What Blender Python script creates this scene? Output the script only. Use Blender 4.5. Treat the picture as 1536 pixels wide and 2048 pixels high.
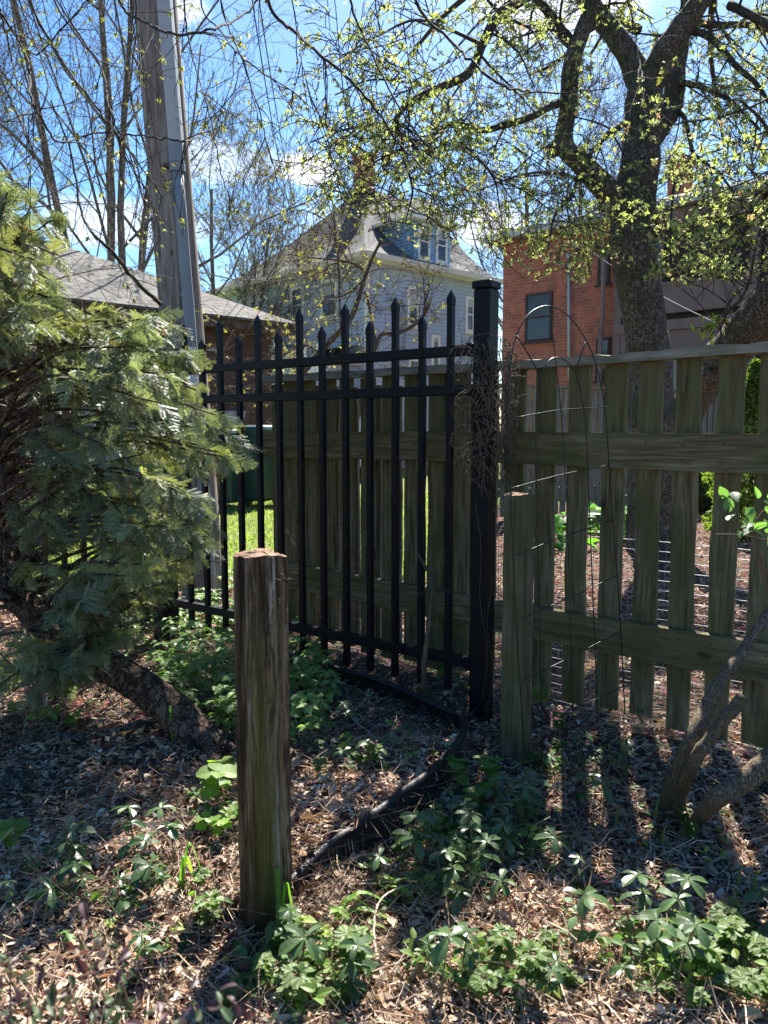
import bpy, math, random
import numpy as np
from mathutils import Vector, Matrix

random.seed(11)
rng = np.random.default_rng(11)
for _o in list(bpy.data.objects):
    bpy.data.objects.remove(_o)
SC = bpy.context.scene
COL = SC.collection

# ---------------------------------------------------------------- camera
F_PX, PITCH, CAM_H = 1538.0, math.radians(5.9), 1.2
cam_d = bpy.data.cameras.new('camera')
cam = bpy.data.objects.new('camera', cam_d)
COL.objects.link(cam)
cam.location = (0, 0, CAM_H)
cam.rotation_euler = (math.pi / 2 - PITCH, 0, 0)
cam_d.sensor_fit = 'VERTICAL'
cam_d.sensor_height = 36.0
cam_d.lens = F_PX / 2048.0 * 36.0
cam_d.clip_start = 0.05
cam_d.clip_end = 1500
cam_d.dof.use_dof = True
cam_d.dof.focus_distance = 3.4
cam_d.dof.aperture_fstop = 7.0
SC.camera = cam

# ---------------------------------------------------------------- light
SUN_AZ, SUN_EL = math.radians(13.0), math.radians(49.0)
w = bpy.data.worlds.new('World')
SC.world = w
w.use_nodes = True
SC.view_settings.view_transform = 'Standard'
SC.view_settings.look = 'None'
SC.view_settings.exposure = 1.98
SC.view_settings.gamma = 1
SC.cycles.max_bounces = 8
SC.cycles.transparent_max_bounces = 8
SC.cycles.use_denoising = True

sl = bpy.data.lights.new('sun', 'SUN')
sl.energy = 5.0
sl.angle = math.radians(0.5)
sl.color = (1.0, 0.955, 0.89)
so = bpy.data.objects.new('sun', sl)
COL.objects.link(so)
sdir = Vector((math.sin(SUN_AZ) * math.cos(SUN_EL), math.cos(SUN_AZ) * math.cos(SUN_EL), math.sin(SUN_EL)))
so.rotation_euler = sdir.to_track_quat('Z', 'Y').to_euler()
so.location = (3, 12, 16)


def ray(x, y):
    u = (x - 768.0) / F_PX
    v = (1024.0 - y) / F_PX
    c, s = math.cos(PITCH), math.sin(PITCH)
    return np.array([u, c + v * s, -s + v * c])


def P(x, y, Y):
    d = ray(x, y)
    return np.array([0, 0, CAM_H]) + d * (Y / d[1])


def PZ(x, y, z):
    d = ray(x, y)
    return np.array([0, 0, CAM_H]) + d * ((z - CAM_H) / d[2])


class NT:
    """tiny node helper"""
    def __init__(s, tree):
        s.t = tree
        s.n = tree.nodes
        s.l = tree.links

    def new(s, typ, **kw):
        n = s.n.new(typ)
        for k, v in kw.items():
            setattr(n, k, v)
        return n

    def link(s, a, b):
        s.l.new(a, b)

    def val(s, sock, v):
        if hasattr(v, 'is_output') or isinstance(v, bpy.types.NodeSocket):
            s.l.new(v, sock)
        else:
            sock.default_value = v

    def math(s, op, a, b=0.0, c=0.0, clamp=False):
        n = s.n.new('ShaderNodeMath')
        n.operation = op
        n.use_clamp = clamp
        s.val(n.inputs[0], a)
        s.val(n.inputs[1], b)
        s.val(n.inputs[2], c)
        return n.outputs[0]

    def vmath(s, op, a, b=(0, 0, 0), scale=None):
        n = s.n.new('ShaderNodeVectorMath')
        n.operation = op
        s.val(n.inputs[0], a)
        s.val(n.inputs[1], b)
        if scale is not None:
            s.val(n.inputs['Scale'], scale)
        return n.outputs['Value'] if op in ('LENGTH', 'DOT_PRODUCT', 'DISTANCE') else n.outputs['Vector']

    def mix(s, f, a, b, blend='MIX'):
        n = s.n.new('ShaderNodeMix')
        n.data_type = 'RGBA'
        n.blend_type = blend
        n.clamp_factor = True
        s.val(n.inputs[0], f)
        s.val(n.inputs[6], a if not isinstance(a, tuple) else (*a[:3], 1))
        s.val(n.inputs[7], b if not isinstance(b, tuple) else (*b[:3], 1))
        return n.outputs[2]

    def noise(s, vec, scale, detail=4, rough=0.55, dist=0.0):
        n = s.n.new('ShaderNodeTexNoise')
        s.val(n.inputs['Vector'], vec)
        n.inputs['Scale'].default_value = scale
        n.inputs['Detail'].default_value = detail
        n.inputs['Roughness'].default_value = rough
        n.inputs['Distortion'].default_value = dist
        return n.outputs['Fac']

    def ramp(s, fac, stops):
        n = s.n.new('ShaderNodeValToRGB')
        e = n.color_ramp.elements
        while len(e) > len(stops):
            e.remove(e[-1])
        while len(e) < len(stops):
            e.new(0.5)
        for el, (p, c) in zip(e, stops):
            el.position = p
            el.color = (*c, 1) if not isinstance(c, (int, float)) else (c, c, c, 1)
        s.l.new(fac, n.inputs[0])
        return n.outputs[0]

    def smooth(s, v, a, b):
        n = s.n.new('ShaderNodeMapRange')
        n.interpolation_type = 'SMOOTHSTEP'
        s.val(n.inputs[0], v)
        n.inputs[1].default_value = a
        n.inputs[2].default_value = b
        n.inputs[3].default_value = 0
        n.inputs[4].default_value = 1
        return n.outputs[0]

    def pos(s):
        return s.n.new('ShaderNodeNewGeometry').outputs['Position']


# world: physical sky with a few clouds laid into it by direction
def build_world():
    t = NT(w.node_tree)
    t.n.clear()
    sky = t.new('ShaderNodeTexSky')
    sky.sky_type = 'NISHITA'
    sky.sun_disc = False
    sky.sun_elevation = SUN_EL
    sky.sun_rotation = SUN_AZ
    sky.altitude = 200
    sky.air_density = 1.0
    sky.dust_density = 0.6
    sky.ozone_density = 2.2
    co = t.new('ShaderNodeTexCoord').outputs['Generated']
    nrm = t.vmath('NORMALIZE', co)
    sep = t.new('ShaderNodeSeparateXYZ')
    t.link(nrm, sep.inputs[0])
    zc = t.math('MAXIMUM', sep.outputs[2], 0.02)
    # main field of thin clouds
    pl = t.vmath('DIVIDE', nrm, t_comb(t, t.math('ADD', zc, 0.12)))
    n1 = t.noise(pl, 1.35, 7, 0.6, 0.35)
    thin = t.smooth(n1, 0.60, 0.80)
    # haze cloud bank low in the sky
    n2 = t.noise(t.vmath('MULTIPLY', nrm, (5, 5, 13)), 1.0, 6, 0.6, 0.2)
    low = t.math('MULTIPLY', t.smooth(n2, 0.54, 0.70), t.math('SUBTRACT', 1.0, t.smooth(sep.outputs[2], 0.16, 0.36)))
    # explicit cumulus
    wob = t.vmath('SUBTRACT', t.new_noise_col(nrm, 9.0, 5), (0.5, 0.5, 0.5))
    wv = t.vmath('ADD', nrm, t.vmath('MULTIPLY', wob, (0.06, 0.06, 0.05)))
    tot = t.math('MAXIMUM', t.math('MULTIPLY', thin, 0.6), t.math('MULTIPLY', low, 0.6))
    for (px, py, sx, sy, st) in [(600, 338, .046, .018, 1.0), (430, 315, .075, .025, .45), (250, 450, .10, .03, .5),
                                 (985, 455, .05, .03, .9), (1120, -20, .10, .05, .85), (330, 5, .05, .02, .7)]:
        d = ray(px, py)
        d = d / np.linalg.norm(d)
        df = t.vmath('SUBTRACT', wv, tuple(float(q) for q in d))
        df = t.vmath('MULTIPLY', df, (1 / sx, 1 / sx * .6, 1 / sy))
        m = t.math('SUBTRACT', 1.0, t.smooth(t.vmath('LENGTH', df), 0.55, 1.15))
        tot = t.math('MAXIMUM', tot, t.math('MULTIPLY', m, st))
    hs = t.new('ShaderNodeHueSaturation')
    hs.inputs['Hue'].default_value = 0.501
    hs.inputs['Saturation'].default_value = 1.36
    hs.inputs['Value'].default_value = 0.92
    t.link(sky.outputs[0], hs.inputs['Color'])
    cl = t.mix(tot, hs.outputs[0], (6.6, 6.8, 7.2))
    bg = t.new('ShaderNodeBackground')
    t.link(cl, bg.inputs[0])
    bg.inputs[1].default_value = 0.064
    out = t.new('ShaderNodeOutputWorld')
    t.link(bg.outputs[0], out.inputs[0])


def t_comb(t, v):
    n = t.n.new('ShaderNodeCombineXYZ')
    for i in range(3):
        t.link(v, n.inputs[i])
    return n.outputs[0]


def _nnc(self, vec, scale, detail):
    n = self.n.new('ShaderNodeTexNoise')
    self.val(n.inputs['Vector'], vec)
    n.inputs['Scale'].default_value = scale
    n.inputs['Detail'].default_value = detail
    return n.outputs['Color']


NT.new_noise_col = _nnc
build_world()

# ---------------------------------------------------------------- mesh helpers
ORG = {}


def tag(o, label=None, cat=None, group=None, kind=None):
    if label:
        o['label'] = label
    if cat:
        o['category'] = cat
    if group:
        o['group'] = group
    if kind:
        o['kind'] = kind
    return o


def thing(name, label, cat, loc=(0, 0, 0), group=None):
    o = bpy.data.objects.new(name, None)
    COL.objects.link(o)
    o.empty_display_size = 0.2
    o.location = tuple(float(v) for v in loc)
    ORG[o.name] = np.array(loc, float)
    return tag(o, label, cat, group)


class MB:
    def __init__(s):
        s.V, s.F, s.C, s.M = [], [], [], []
        s.n = 0

    def add(s, V, F, col=None, mi=0):
        V = np.asarray(V, float).reshape(-1, 3)
        F = np.asarray(F, np.int64)
        s.V.append(V)
        s.F.append(F + s.n)
        s.M.append(np.full(len(F), mi))
        if col is None:
            col = np.ones((len(V), 3)) * 0.5
        col = np.asarray(col, float)
        if col.ndim == 1:
            col = np.tile(col, (len(V), 1))
        s.C.append(col)
        s.n += len(V)
        return s

    def box(s, lo, hi, mi=0):
        x0, y0, z0 = lo
        x1, y1, z1 = hi
        V = [(x0, y0, z0), (x1, y0, z0), (x1, y1, z0), (x0, y1, z0), (x0, y0, z1), (x1, y0, z1), (x1, y1, z1), (x0, y1, z1)]
        F = [(0, 3, 2, 1), (4, 5, 6, 7), (0, 1, 5, 4), (1, 2, 6, 5), (2, 3, 7, 6), (3, 0, 4, 7)]
        return s.add(V, F, mi=mi)

    def obox(s, o, u, n, wd, dp, h, mi=0, z=(0, 0, 1), bev=0.0):
        """box from corner o: wd along u, dp along n, h along z"""
        o = np.array(o, float)
        u = np.array(u, float)
        n = np.array(n, float)
        z = np.array(z, float)
        V = []
        if bev <= 0:
            for c in (0, h):
                for a, b in ((0, 0), (wd, 0), (wd, dp), (0, dp)):
                    V.append(o + u * a + n * b + z * c)
            F = [(0, 3, 2, 1), (4, 5, 6, 7), (0, 1, 5, 4), (1, 2, 6, 5), (2, 3, 7, 6), (3, 0, 4, 7)]
            return s.add(V, F, mi=mi)
        e = bev
        ring = [(e, 0), (wd - e, 0), (wd, e), (wd, dp - e), (wd - e, dp), (e, dp), (0, dp - e), (0, e)]
        cx, cy = wd / 2, dp / 2
        lv = [(0, 1), (e, 0), (h - e, 0), (h, 1)]
        for c, ins in lv:
            for a, b in ring:
                if ins:
                    a = a + (e if a < cx else -e) * .8
                    b = b + (e if b < cy else -e) * .8
                V.append(o + u * a + n * b + z * c)
        F = []
        for k in range(3):
            for i in range(8):
                j = (i + 1) % 8
                F.append((k * 8 + i, k * 8 + j, k * 8 + 8 + j, k * 8 + 8 + i))
        s.add(V, F, mi=mi)
        b0 = s.n - 32
        s.F.append(np.array([[b0 + 7, b0 + 6, b0 + 5, b0 + 4, b0 + 3, b0 + 2, b0 + 1, b0]]))
        s.M.append(np.array([mi]))
        s.F.append(np.array([[b0 + 24 + i for i in range(8)]]))
        s.M.append(np.array([mi]))
        return s

    def tube(s, pts, rad, k=8, cap=True, col=None, mi=0):
        pts = np.asarray(pts, float)
        n = len(pts)
        rad = np.broadcast_to(np.asarray(rad, float), (n,))
        tan = np.gradient(pts, axis=0)
        tan /= np.linalg.norm(tan, axis=1)[:, None] + 1e-12
        t0 = tan[0]
        a = np.array([0, 0, 1.0]) if abs(t0[2]) < .9 else np.array([1.0, 0, 0])
        nrm = np.cross(t0, a)
        nrm /= np.linalg.norm(nrm)
        ang = np.arange(k) * 2 * math.pi / k
        V = []
        for i in range(n):
            nrm = nrm - tan[i] * np.dot(nrm, tan[i])
            nrm /= np.linalg.norm(nrm) + 1e-12
            b = np.cross(tan[i], nrm)
            V.append(pts[i] + rad[i] * (np.cos(ang)[:, None] * nrm + np.sin(ang)[:, None] * b))
        V = np.concatenate(V)
        i = np.arange(n - 1)[:, None] * k
        j = np.arange(k)[None, :]
        j2 = (j + 1) % k
        F = np.stack([i + j, i + j2, i + k + j2, i + k + j], -1).reshape(-1, 4)
        b0 = s.n
        s.add(V, F, col, mi)
        if cap:
            s.F.append(np.array([[b0 + q for q in range(k)][::-1]]))
            s.F.append(np.array([[b0 + (n - 1) * k + q for q in range(k)]]))
            s.M.append(np.array([mi]))
            s.M.append(np.array([mi]))
        return s

    def inst(s, tV, tF, pos, R, scale, col=None, mi=0):
        """many copies of a template. pos (N,3), R (N,3,3) columns=axes, scale (N,) or (N,3)"""
        tV = np.asarray(tV, float)
        N = len(pos)
        if N == 0:
            return s
        scale = np.asarray(scale, float)
        if scale.ndim == 1:
            scale = scale[:, None].repeat(3, 1)
        L = tV[None] * scale[:, None, :]
        V = np.einsum('nij,nkj->nki', R, L) + np.asarray(pos)[:, None, :]
        m = len(tV)
        for F in (tF if isinstance(tF, list) and isinstance(tF[0], np.ndarray) else [np.asarray(tF)]):
            FF = (F[None] + (np.arange(N) * m)[:, None, None]).reshape(-1, F.shape[1]) + s.n
            s.F.append(FF)
            s.M.append(np.full(len(FF), mi))
        s.V.append(V.reshape(-1, 3))
        if col is None:
            col = np.full((N, 3), .5)
        s.C.append(np.repeat(np.asarray(col), m, axis=0))
        s.n += N * m
        return s

    def tubes(s, plist, k, col=None, mi=0):
        """many open tubes at once: list of (pts(m,3), rad(m)) grouped by m"""
        groups = {}
        for p, r in plist:
            groups.setdefault(len(p), []).append((p, r))
        for m, g in groups.items():
            Pp = np.array([q[0] for q in g])
            Rr = np.array([q[1] for q in g])
            N = len(g)
            T = np.gradient(Pp, axis=1)
            T /= np.linalg.norm(T, axis=2)[..., None] + 1e-12
            mt = Pp[:, -1] - Pp[:, 0]
            ax = np.argmin(np.abs(mt), axis=1)
            ref = np.zeros((N, 3))
            ref[np.arange(N), ax] = 1
            A = np.cross(T, ref[:, None, :])
            A /= np.linalg.norm(A, axis=2)[..., None] + 1e-12
            B = np.cross(T, A)
            ang = np.arange(k) * 2 * math.pi / k
            V = Pp[:, :, None, :] + Rr[:, :, None, None] * (np.cos(ang)[None, None, :, None] * A[:, :, None, :] + np.sin(ang)[None, None, :, None] * B[:, :, None, :])
            i = np.arange(m - 1)[:, None] * k
            j = np.arange(k)[None, :]
            j2 = (j + 1) % k
            F = np.stack([i + j, i + j2, i + k + j2, i + k + j], -1).reshape(-1, 4)
            FF = (F[None] + (np.arange(N) * m * k)[:, None, None]).reshape(-1, 4)
            s.add(V.reshape(-1, 3), FF, col, mi)
        return s

    def build(s, name, mat=None, parent=None, org=None, smooth=False, label=None, cat=None, group=None, kind=None):
        V = np.concatenate(s.V)
        if parent is not None:
            base = ORG[parent.name].copy()
            o_w = base if org is None else np.array(org, float)
        else:
            o_w = np.zeros(3) if org is None else np.array(org, float)
            base = np.zeros(3)
        me = bpy.data.meshes.new(name)
        me.vertices.add(len(V))
        me.vertices.foreach_set('co', (V - o_w).astype(np.float32).ravel())
        tot = np.concatenate([np.full(len(f), f.shape[1]) for f in s.F])
        lo = np.concatenate([f.ravel() for f in s.F])
        me.loops.add(len(lo))
        me.loops.foreach_set('vertex_index', lo.astype(np.int32))
        me.polygons.add(len(tot))
        st = np.concatenate([[0], np.cumsum(tot)[:-1]])
        me.polygons.foreach_set('loop_start', st.astype(np.int32))
        me.polygons.foreach_set('material_index', np.concatenate(s.M).astype(np.int32))
        me.polygons.foreach_set('use_smooth', np.full(len(tot), bool(smooth)))
        me.update(calc_edges=True)
        C = np.concatenate(s.C)
        ca = me.color_attributes.new('col', 'FLOAT_COLOR', 'POINT')
        ca.data.foreach_set('color', np.concatenate([C, np.ones((len(C), 1))], 1).astype(np.float32).ravel())
        for m in (mat if isinstance(mat, (list, tuple)) else [mat]):
            if m:
                me.materials.append(m)
        o = bpy.data.objects.new(name, me)
        COL.objects.link(o)
        if parent is not None:
            o.parent = parent
        o.location = tuple(float(q) for q in (o_w - base))
        ORG[o.name] = o_w
        return tag(o, label, cat, group, kind)


def copy_tree(o, parent=None):
    c = o.copy()
    COL.objects.link(c)
    c.parent = parent
    ORG[c.name] = ORG.get(o.name, np.zeros(3)).copy()
    for ch in list(o.children):
        copy_tree(ch, c)
    return c


def unit(v):
    v = np.asarray(v, float)
    return v / (np.linalg.norm(v) + 1e-12)


def frames(D, roll=None, up=(0, 0, 1)):
    """rotation matrices whose +Y axis is D, with +Z near up, rolled"""
    D = np.asarray(D, float)
    D = D / (np.linalg.norm(D, axis=1)[:, None] + 1e-12)
    up = np.broadcast_to(np.array(up, float), D.shape)
    X = np.cross(D, up)
    bad = np.linalg.norm(X, axis=1) < 1e-3
    X[bad] = (1, 0, 0)
    X /= np.linalg.norm(X, axis=1)[:, None]
    Z = np.cross(X, D)
    if roll is not None:
        c, q = np.cos(roll)[:, None], np.sin(roll)[:, None]
        X, Z = X * c + Z * q, -X * q + Z * c
    return np.stack([X, D, Z], -1)


def rdir(n, r=rng):
    v = r.normal(size=(n, 3))
    return v / np.linalg.norm(v, axis=1)[:, None]


def spline(pts, n):
    """Catmull-Rom resample"""
    p = np.asarray(pts, float)
    if len(p) < 3:
        t = np.linspace(0, 1, n)[:, None]
        return p[0] * (1 - t) + p[-1] * t
    q = np.vstack([2 * p[0] - p[1], p, 2 * p[-1] - p[-2]])
    out = []
    for t in np.linspace(0, len(p) - 1 - 1e-9, n):
        i = int(t)
        f = t - i
        a, b, c, d = q[i], q[i + 1], q[i + 2], q[i + 3]
        out.append(.5 * ((2 * b) + (c - a) * f + (2 * a - 5 * b + 4 * c - d) * f * f + (3 * b - a - 3 * c + d) * f ** 3))
    return np.array(out)


# ---------------------------------------------------------------- terrain height
EL = [PZ(x, y, z) for x, y, z in [(932, 1440, .10), (925, 1470, .115), (905, 1500, .11), (860, 1545, .115), (800, 1590, .11), (740, 1632, .10), (690, 1668, .085), (640, 1705, .07), (590, 1752, .055), (520, 1800, .045), (450, 1838, .03), (400, 1880, .012), (340, 1935, .0), (270, 2000, -.01)]]
EL = np.array(EL)
EU = np.array([PZ(x, y, .065) for x, y in [(560, 1308), (610, 1322), (680, 1338), (760, 1362), (830, 1392), (890, 1418), (925, 1434)]])


def gz(x, y):
    x = np.asarray(x, float)
    y = np.asarray(y, float)
    h = .012 * np.sin(3.1 * x + 1.3 * y) + .010 * np.sin(1.7 * y - 2.2 * x + 1) + .006 * np.sin(7.3 * x + 2) * np.cos(6.1 * y)
    best = np.full(x.shape, 1e9)
    side = np.zeros(x.shape)
    tt = np.zeros(x.shape)
    for k in range(len(EL) - 1):
        a, b = EL[k][:2], EL[k + 1][:2]
        d = b - a
        L2 = d @ d
        t = np.clip(((x - a[0]) * d[0] + (y - a[1]) * d[1]) / L2, 0, 1)
        qx, qy = x - a[0] - t * d[0], y - a[1] - t * d[1]
        dist = np.hypot(qx, qy)
        cr = d[0] * qy - d[1] * qx
        m = dist < best
        best = np.where(m, dist, best)
        side = np.where(m, np.sign(cr), side)
        tt = np.where(m, (k + t) / (len(EL) - 1), tt)
    # walking from fence end towards camera-left, the filled side lies on the right hand (negative cross)
    fill = .10 * np.exp(-(best / .55) ** 2) * np.where(side < 0, 1, 0) * np.clip(1.15 - tt * .75, .3, 1) * np.clip(tt * 14, 0, 1)
    h = h + fill
    h = h * np.clip(1 - (np.hypot(x, y) - 18) / 10, 0, 1)
    return h


def G(x, y):
    p = PZ(x, y, 0.0)
    for _ in range(4):
        p = PZ(x, y, float(gz(p[0], p[1])))
    return p
# ---------------------------------------------------------------- materials
def newmat(name):
    m = bpy.data.materials.new(name)
    m.use_nodes = True
    t = NT(m.node_tree)
    t.n.clear()
    out = t.new('ShaderNodeOutputMaterial')
    return m, t, out


def principled(t, out, col, rough=.8, bump=None, bstr=.3, bdist=.01, spec=.35, metal=0.0):
    b = t.new('ShaderNodeBsdfPrincipled')
    t.val(b.inputs['Base Color'], (*col, 1) if isinstance(col, tuple) else col)
    t.val(b.inputs['Roughness'], rough)
    b.inputs['Specular IOR Level'].default_value = spec
    b.inputs['Metallic'].default_value = metal
    if bump is not None:
        n = t.new('ShaderNodeBump')
        n.inputs['Strength'].default_value = bstr
        n.inputs['Distance'].default_value = bdist
        t.link(bump, n.inputs['Height'])
        t.link(n.outputs[0], b.inputs['Normal'])
    t.link(b.outputs[0], out.inputs[0])
    return b


def m_plain(name, col, rough=.7, var=.15, scale=6, spec=.35, metal=0.0, bump=.15):
    m, t, out = newmat(name)
    p = t.pos()
    n = t.noise(p, scale, 5)
    c = t.mix(t.smooth(n, .3, .7), tuple(c * (1 - var) for c in col), tuple(min(1, c * (1 + var)) for c in col))
    principled(t, out, c, rough, t.noise(p, scale * 8, 3), bump, .004, spec, metal)
    return m


def wall_vec(t, u, extra=None):
    """(distance along horizontal u, height, 0)"""
    p = t.pos()
    d = t.vmath('DOT_PRODUCT', p, (float(u[0]), float(u[1]), 0))
    s = t.new('ShaderNodeSeparateXYZ')
    t.link(p, s.inputs[0])
    c = t.new('ShaderNodeCombineXYZ')
    t.link(d, c.inputs[0])
    t.link(s.outputs[2], c.inputs[1])
    return c.outputs[0], p


def m_wood(name, axis, c1, c2, c3, moss=(.055, .075, .018), mossamt=.5, grain=1.0, mosslo=.45, mosshi=.7, topmoss=0):
    """weathered timber with grain along axis (world direction)"""
    m, t, out = newmat(name)
    p = t.pos()
    a = unit(axis)
    # compress coordinates along axis
    al = t.vmath('DOT_PRODUCT', p, tuple(float(q) for q in a))
    along = t.vmath('SCALE', tuple(float(q) for q in a), scale=t.math('MULTIPLY', al, -0.93))
    q = t.vmath('ADD', p, along)
    g = t.noise(q, 55 * grain, 5, .6, .6)
    g2 = t.noise(q, 230 * grain, 3, .6)
    big = t.noise(p, 4, 4)
    col = t.ramp(g, [(.28, c1), (.5, c2), (.72, c3)])
    col = t.mix(t.math('MULTIPLY', g2, .5), col, t.mix(.5, col, (.02, .015, .01)))
    mo = t.math('MULTIPLY', t.smooth(t.math('ADD', big, t.math('MULTIPLY', g, .25)), mosslo + .12, mosshi + .12), mossamt)
    if topmoss:
        sz = t.new('ShaderNodeSeparateXYZ')
        t.link(p, sz.inputs[0])
        mo = t.math('MAXIMUM', mo, t.math('MULTIPLY', t.math('MULTIPLY', t.smooth(sz.outputs[2], 1.0, 1.3), t.smooth(g, .3, .6)), topmoss))
    col = t.mix(mo, col, moss)
    # knots
    kn = t.new('ShaderNodeTexVoronoi')
    t.link(t.vmath('ADD', p, t.vmath('SCALE', tuple(float(v) for v in a), scale=t.math('MULTIPLY', al, -0.55))), kn.inputs['Vector'])
    kn.inputs['Scale'].default_value = 5.5
    k = t.math('SUBTRACT', 1.0, t.smooth(kn.outputs['Distance'], .05, .09))
    col = t.mix(t.math('MULTIPLY', k, .65), col, tuple(x * .35 for x in c1))
    h = t.math('ADD', t.math('MULTIPLY', g, .7), t.math('MULTIPLY', g2, .5))
    principled(t, out, col, .85, h, .55, .004, .2)
    return m


def m_bark(name, c1, c2, scale=14, stretch=.75, bdist=.03, moss=None):
    m, t, out = newmat(name)
    p = t.pos()
    q = t.vmath('MULTIPLY', p, (1, 1, 1 - stretch))
    vor = t.new('ShaderNodeTexVoronoi')
    vor.feature = 'DISTANCE_TO_EDGE'
    wob = t.vmath('MULTIPLY', t.vmath('SUBTRACT', t.new_noise_col(p, scale * .9, 4), (.5, .5, .5)), (.10, .10, .06))
    t.link(t.vmath('ADD', q, wob), vor.inputs['Vector'])
    vor.inputs['Scale'].default_value = scale
    e = t.smooth(vor.outputs['Distance'], 0.0, .16)
    n = t.noise(q, scale * 5, 5, .65)
    n3 = t.noise(p, 3, 3)
    col = t.mix(e, c1, c2)
    col = t.mix(t.smooth(n, .35, .7), t.mix(.45, col, (.01, .01, .01)), col)
    if moss:
        col = t.mix(t.math('MULTIPLY', t.smooth(n3, .45, .62), .6), col, moss)
    h = t.math('ADD', t.math('MULTIPLY', e, .8), t.math('MULTIPLY', n, .6))
    principled(t, out, col, .92, h, .9, bdist, .15)
    return m


def m_leaf(name, tint=(1, 1, 1), trans=.5, rough=.45, spec=.4, transtint=(1.15, 1.3, .6), usecol=True, base=None):
    m, t, out = newmat(name)
    if usecol:
        a = t.new('ShaderNodeAttribute')
        a.attribute_name = 'col'
        c = t.mix(1.0, a.outputs['Color'], tint, 'MULTIPLY')
    else:
        c = t.mix(t.noise(t.pos(), 9, 3), tuple(v * .75 for v in base), tuple(v * 1.2 for v in base))
    b = t.new('ShaderNodeBsdfPrincipled')
    t.link(c, b.inputs['Base Color'])
    b.inputs['Roughness'].default_value = rough
    b.inputs['Specular IOR Level'].default_value = spec
    tr = t.new('ShaderNodeBsdfTranslucent')
    t.link(t.mix(1.0, c, transtint, 'MULTIPLY'), tr.inputs[0])
    mx = t.new('ShaderNodeMixShader')
    mx.inputs[0].default_value = trans
    t.link(b.outputs[0], mx.inputs[1])
    t.link(tr.outputs[0], mx.inputs[2])
    t.link(mx.outputs[0], out.inputs[0])
    return m


def m_brick(name, u, along_z=False, bw=.21, bh=.075):
    m, t, out = newmat(name)
    v, p = wall_vec(t, u)
    b = t.new('ShaderNodeTexBrick')
    if along_z:
        s = t.new('ShaderNodeSeparateXYZ')
        t.link(v, s.inputs[0])
        c = t.new('ShaderNodeCombineXYZ')
        t.link(s.outputs[1], c.inputs[0])
        t.link(s.outputs[0], c.inputs[1])
        v = c.outputs[0]
        b.offset = 0
    t.link(v, b.inputs['Vector'])
    b.inputs['Scale'].default_value = 1
    b.inputs['Brick Width'].default_value = bw
    b.inputs['Row Height'].default_value = bh
    b.inputs['Mortar Size'].default_value = .007
    b.inputs['Mortar Smooth'].default_value = .3
    b.inputs['Bias'].default_value = -.35
    b.inputs['Color1'].default_value = (.46, .13, .075, 1)
    b.inputs['Color2'].default_value = (.20, .085, .065, 1)
    b.inputs['Mortar'].default_value = (.33, .24, .20, 1)
    n = t.noise(p, 5, 5)
    col = t.mix(t.smooth(n, .3, .75), t.mix(.25, b.outputs['Color'], (.03, .02, .02)), t.mix(.15, b.outputs['Color'], (.5, .2, .13)))
    principled(t, out, col, .9, b.outputs['Fac'], -.5, .01, .2)
    return m


def m_shingle(name, u, base, kz=2.0, row=.14, wdt=.3):
    m, t, out = newmat(name)
    p = t.pos()
    d = t.vmath('DOT_PRODUCT', p, (float(u[0]), float(u[1]), 0))
    s = t.new('ShaderNodeSeparateXYZ')
    t.link(p, s.inputs[0])
    c = t.new('ShaderNodeCombineXYZ')
    t.link(d, c.inputs[0])
    t.link(t.math('MULTIPLY', s.outputs[2], kz), c.inputs[1])
    b = t.new('ShaderNodeTexBrick')
    t.link(c.outputs[0], b.inputs['Vector'])
    b.inputs['Scale'].default_value = 1
    b.inputs['Brick Width'].default_value = wdt
    b.inputs['Row Height'].default_value = row
    b.inputs['Mortar Size'].default_value = .02
    b.inputs['Mortar Smooth'].default_value = .5
    b.inputs['Color1'].default_value = (*[x * 1.15 for x in base], 1)
    b.inputs['Color2'].default_value = (*[x * .72 for x in base], 1)
    b.inputs['Mortar'].default_value = (*[x * .3 for x in base], 1)
    n = t.noise(p, 1.3, 5)
    col = t.mix(t.smooth(n, .3, .7), b.outputs['Color'], t.mix(.3, b.outputs['Color'], tuple(x * 1.5 for x in base)))
    gr = t.noise(p, 60, 3)
    col = t.mix(t.math('MULTIPLY', gr, .35), col, tuple(x * .5 for x in base))
    principled(t, out, col, .95, b.outputs['Fac'], -.6, .012, .12)
    return m


def m_glass(name, base=(.02, .025, .03)):
    m, t, out = newmat(name)
    b = principled(t, out, base, .06, t.noise(t.pos(), 1.6, 2), .06, .02, .7)
    return m


def m_attr(name, rough=.9, spec=.15):
    m, t, out = newmat(name)
    a = t.new('ShaderNodeAttribute')
    a.attribute_name = 'col'
    principled(t, out, a.outputs['Color'], rough, None, spec=spec)
    return m


def m_iron():
    m, t, out = newmat('black_iron_paint')
    p = t.pos()
    sp = t.noise(t.vmath('MULTIPLY', p, (1, 1, .45)), 210, 2, .5)
    zn = t.noise(p, 5, 3)
    f = t.math('MULTIPLY', t.smooth(sp, .70, .75), t.smooth(zn, .42, .6))
    col = t.mix(f, (.0035, .0042, .0075), (.24, .24, .22))
    principled(t, out, col, t.math('ADD', t.math('MULTIPLY', f, .5), t.math('ADD', .38, t.math('MULTIPLY', zn, .25))), t.noise(p, 90, 3), .12, .002, .22)
    return m


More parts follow.
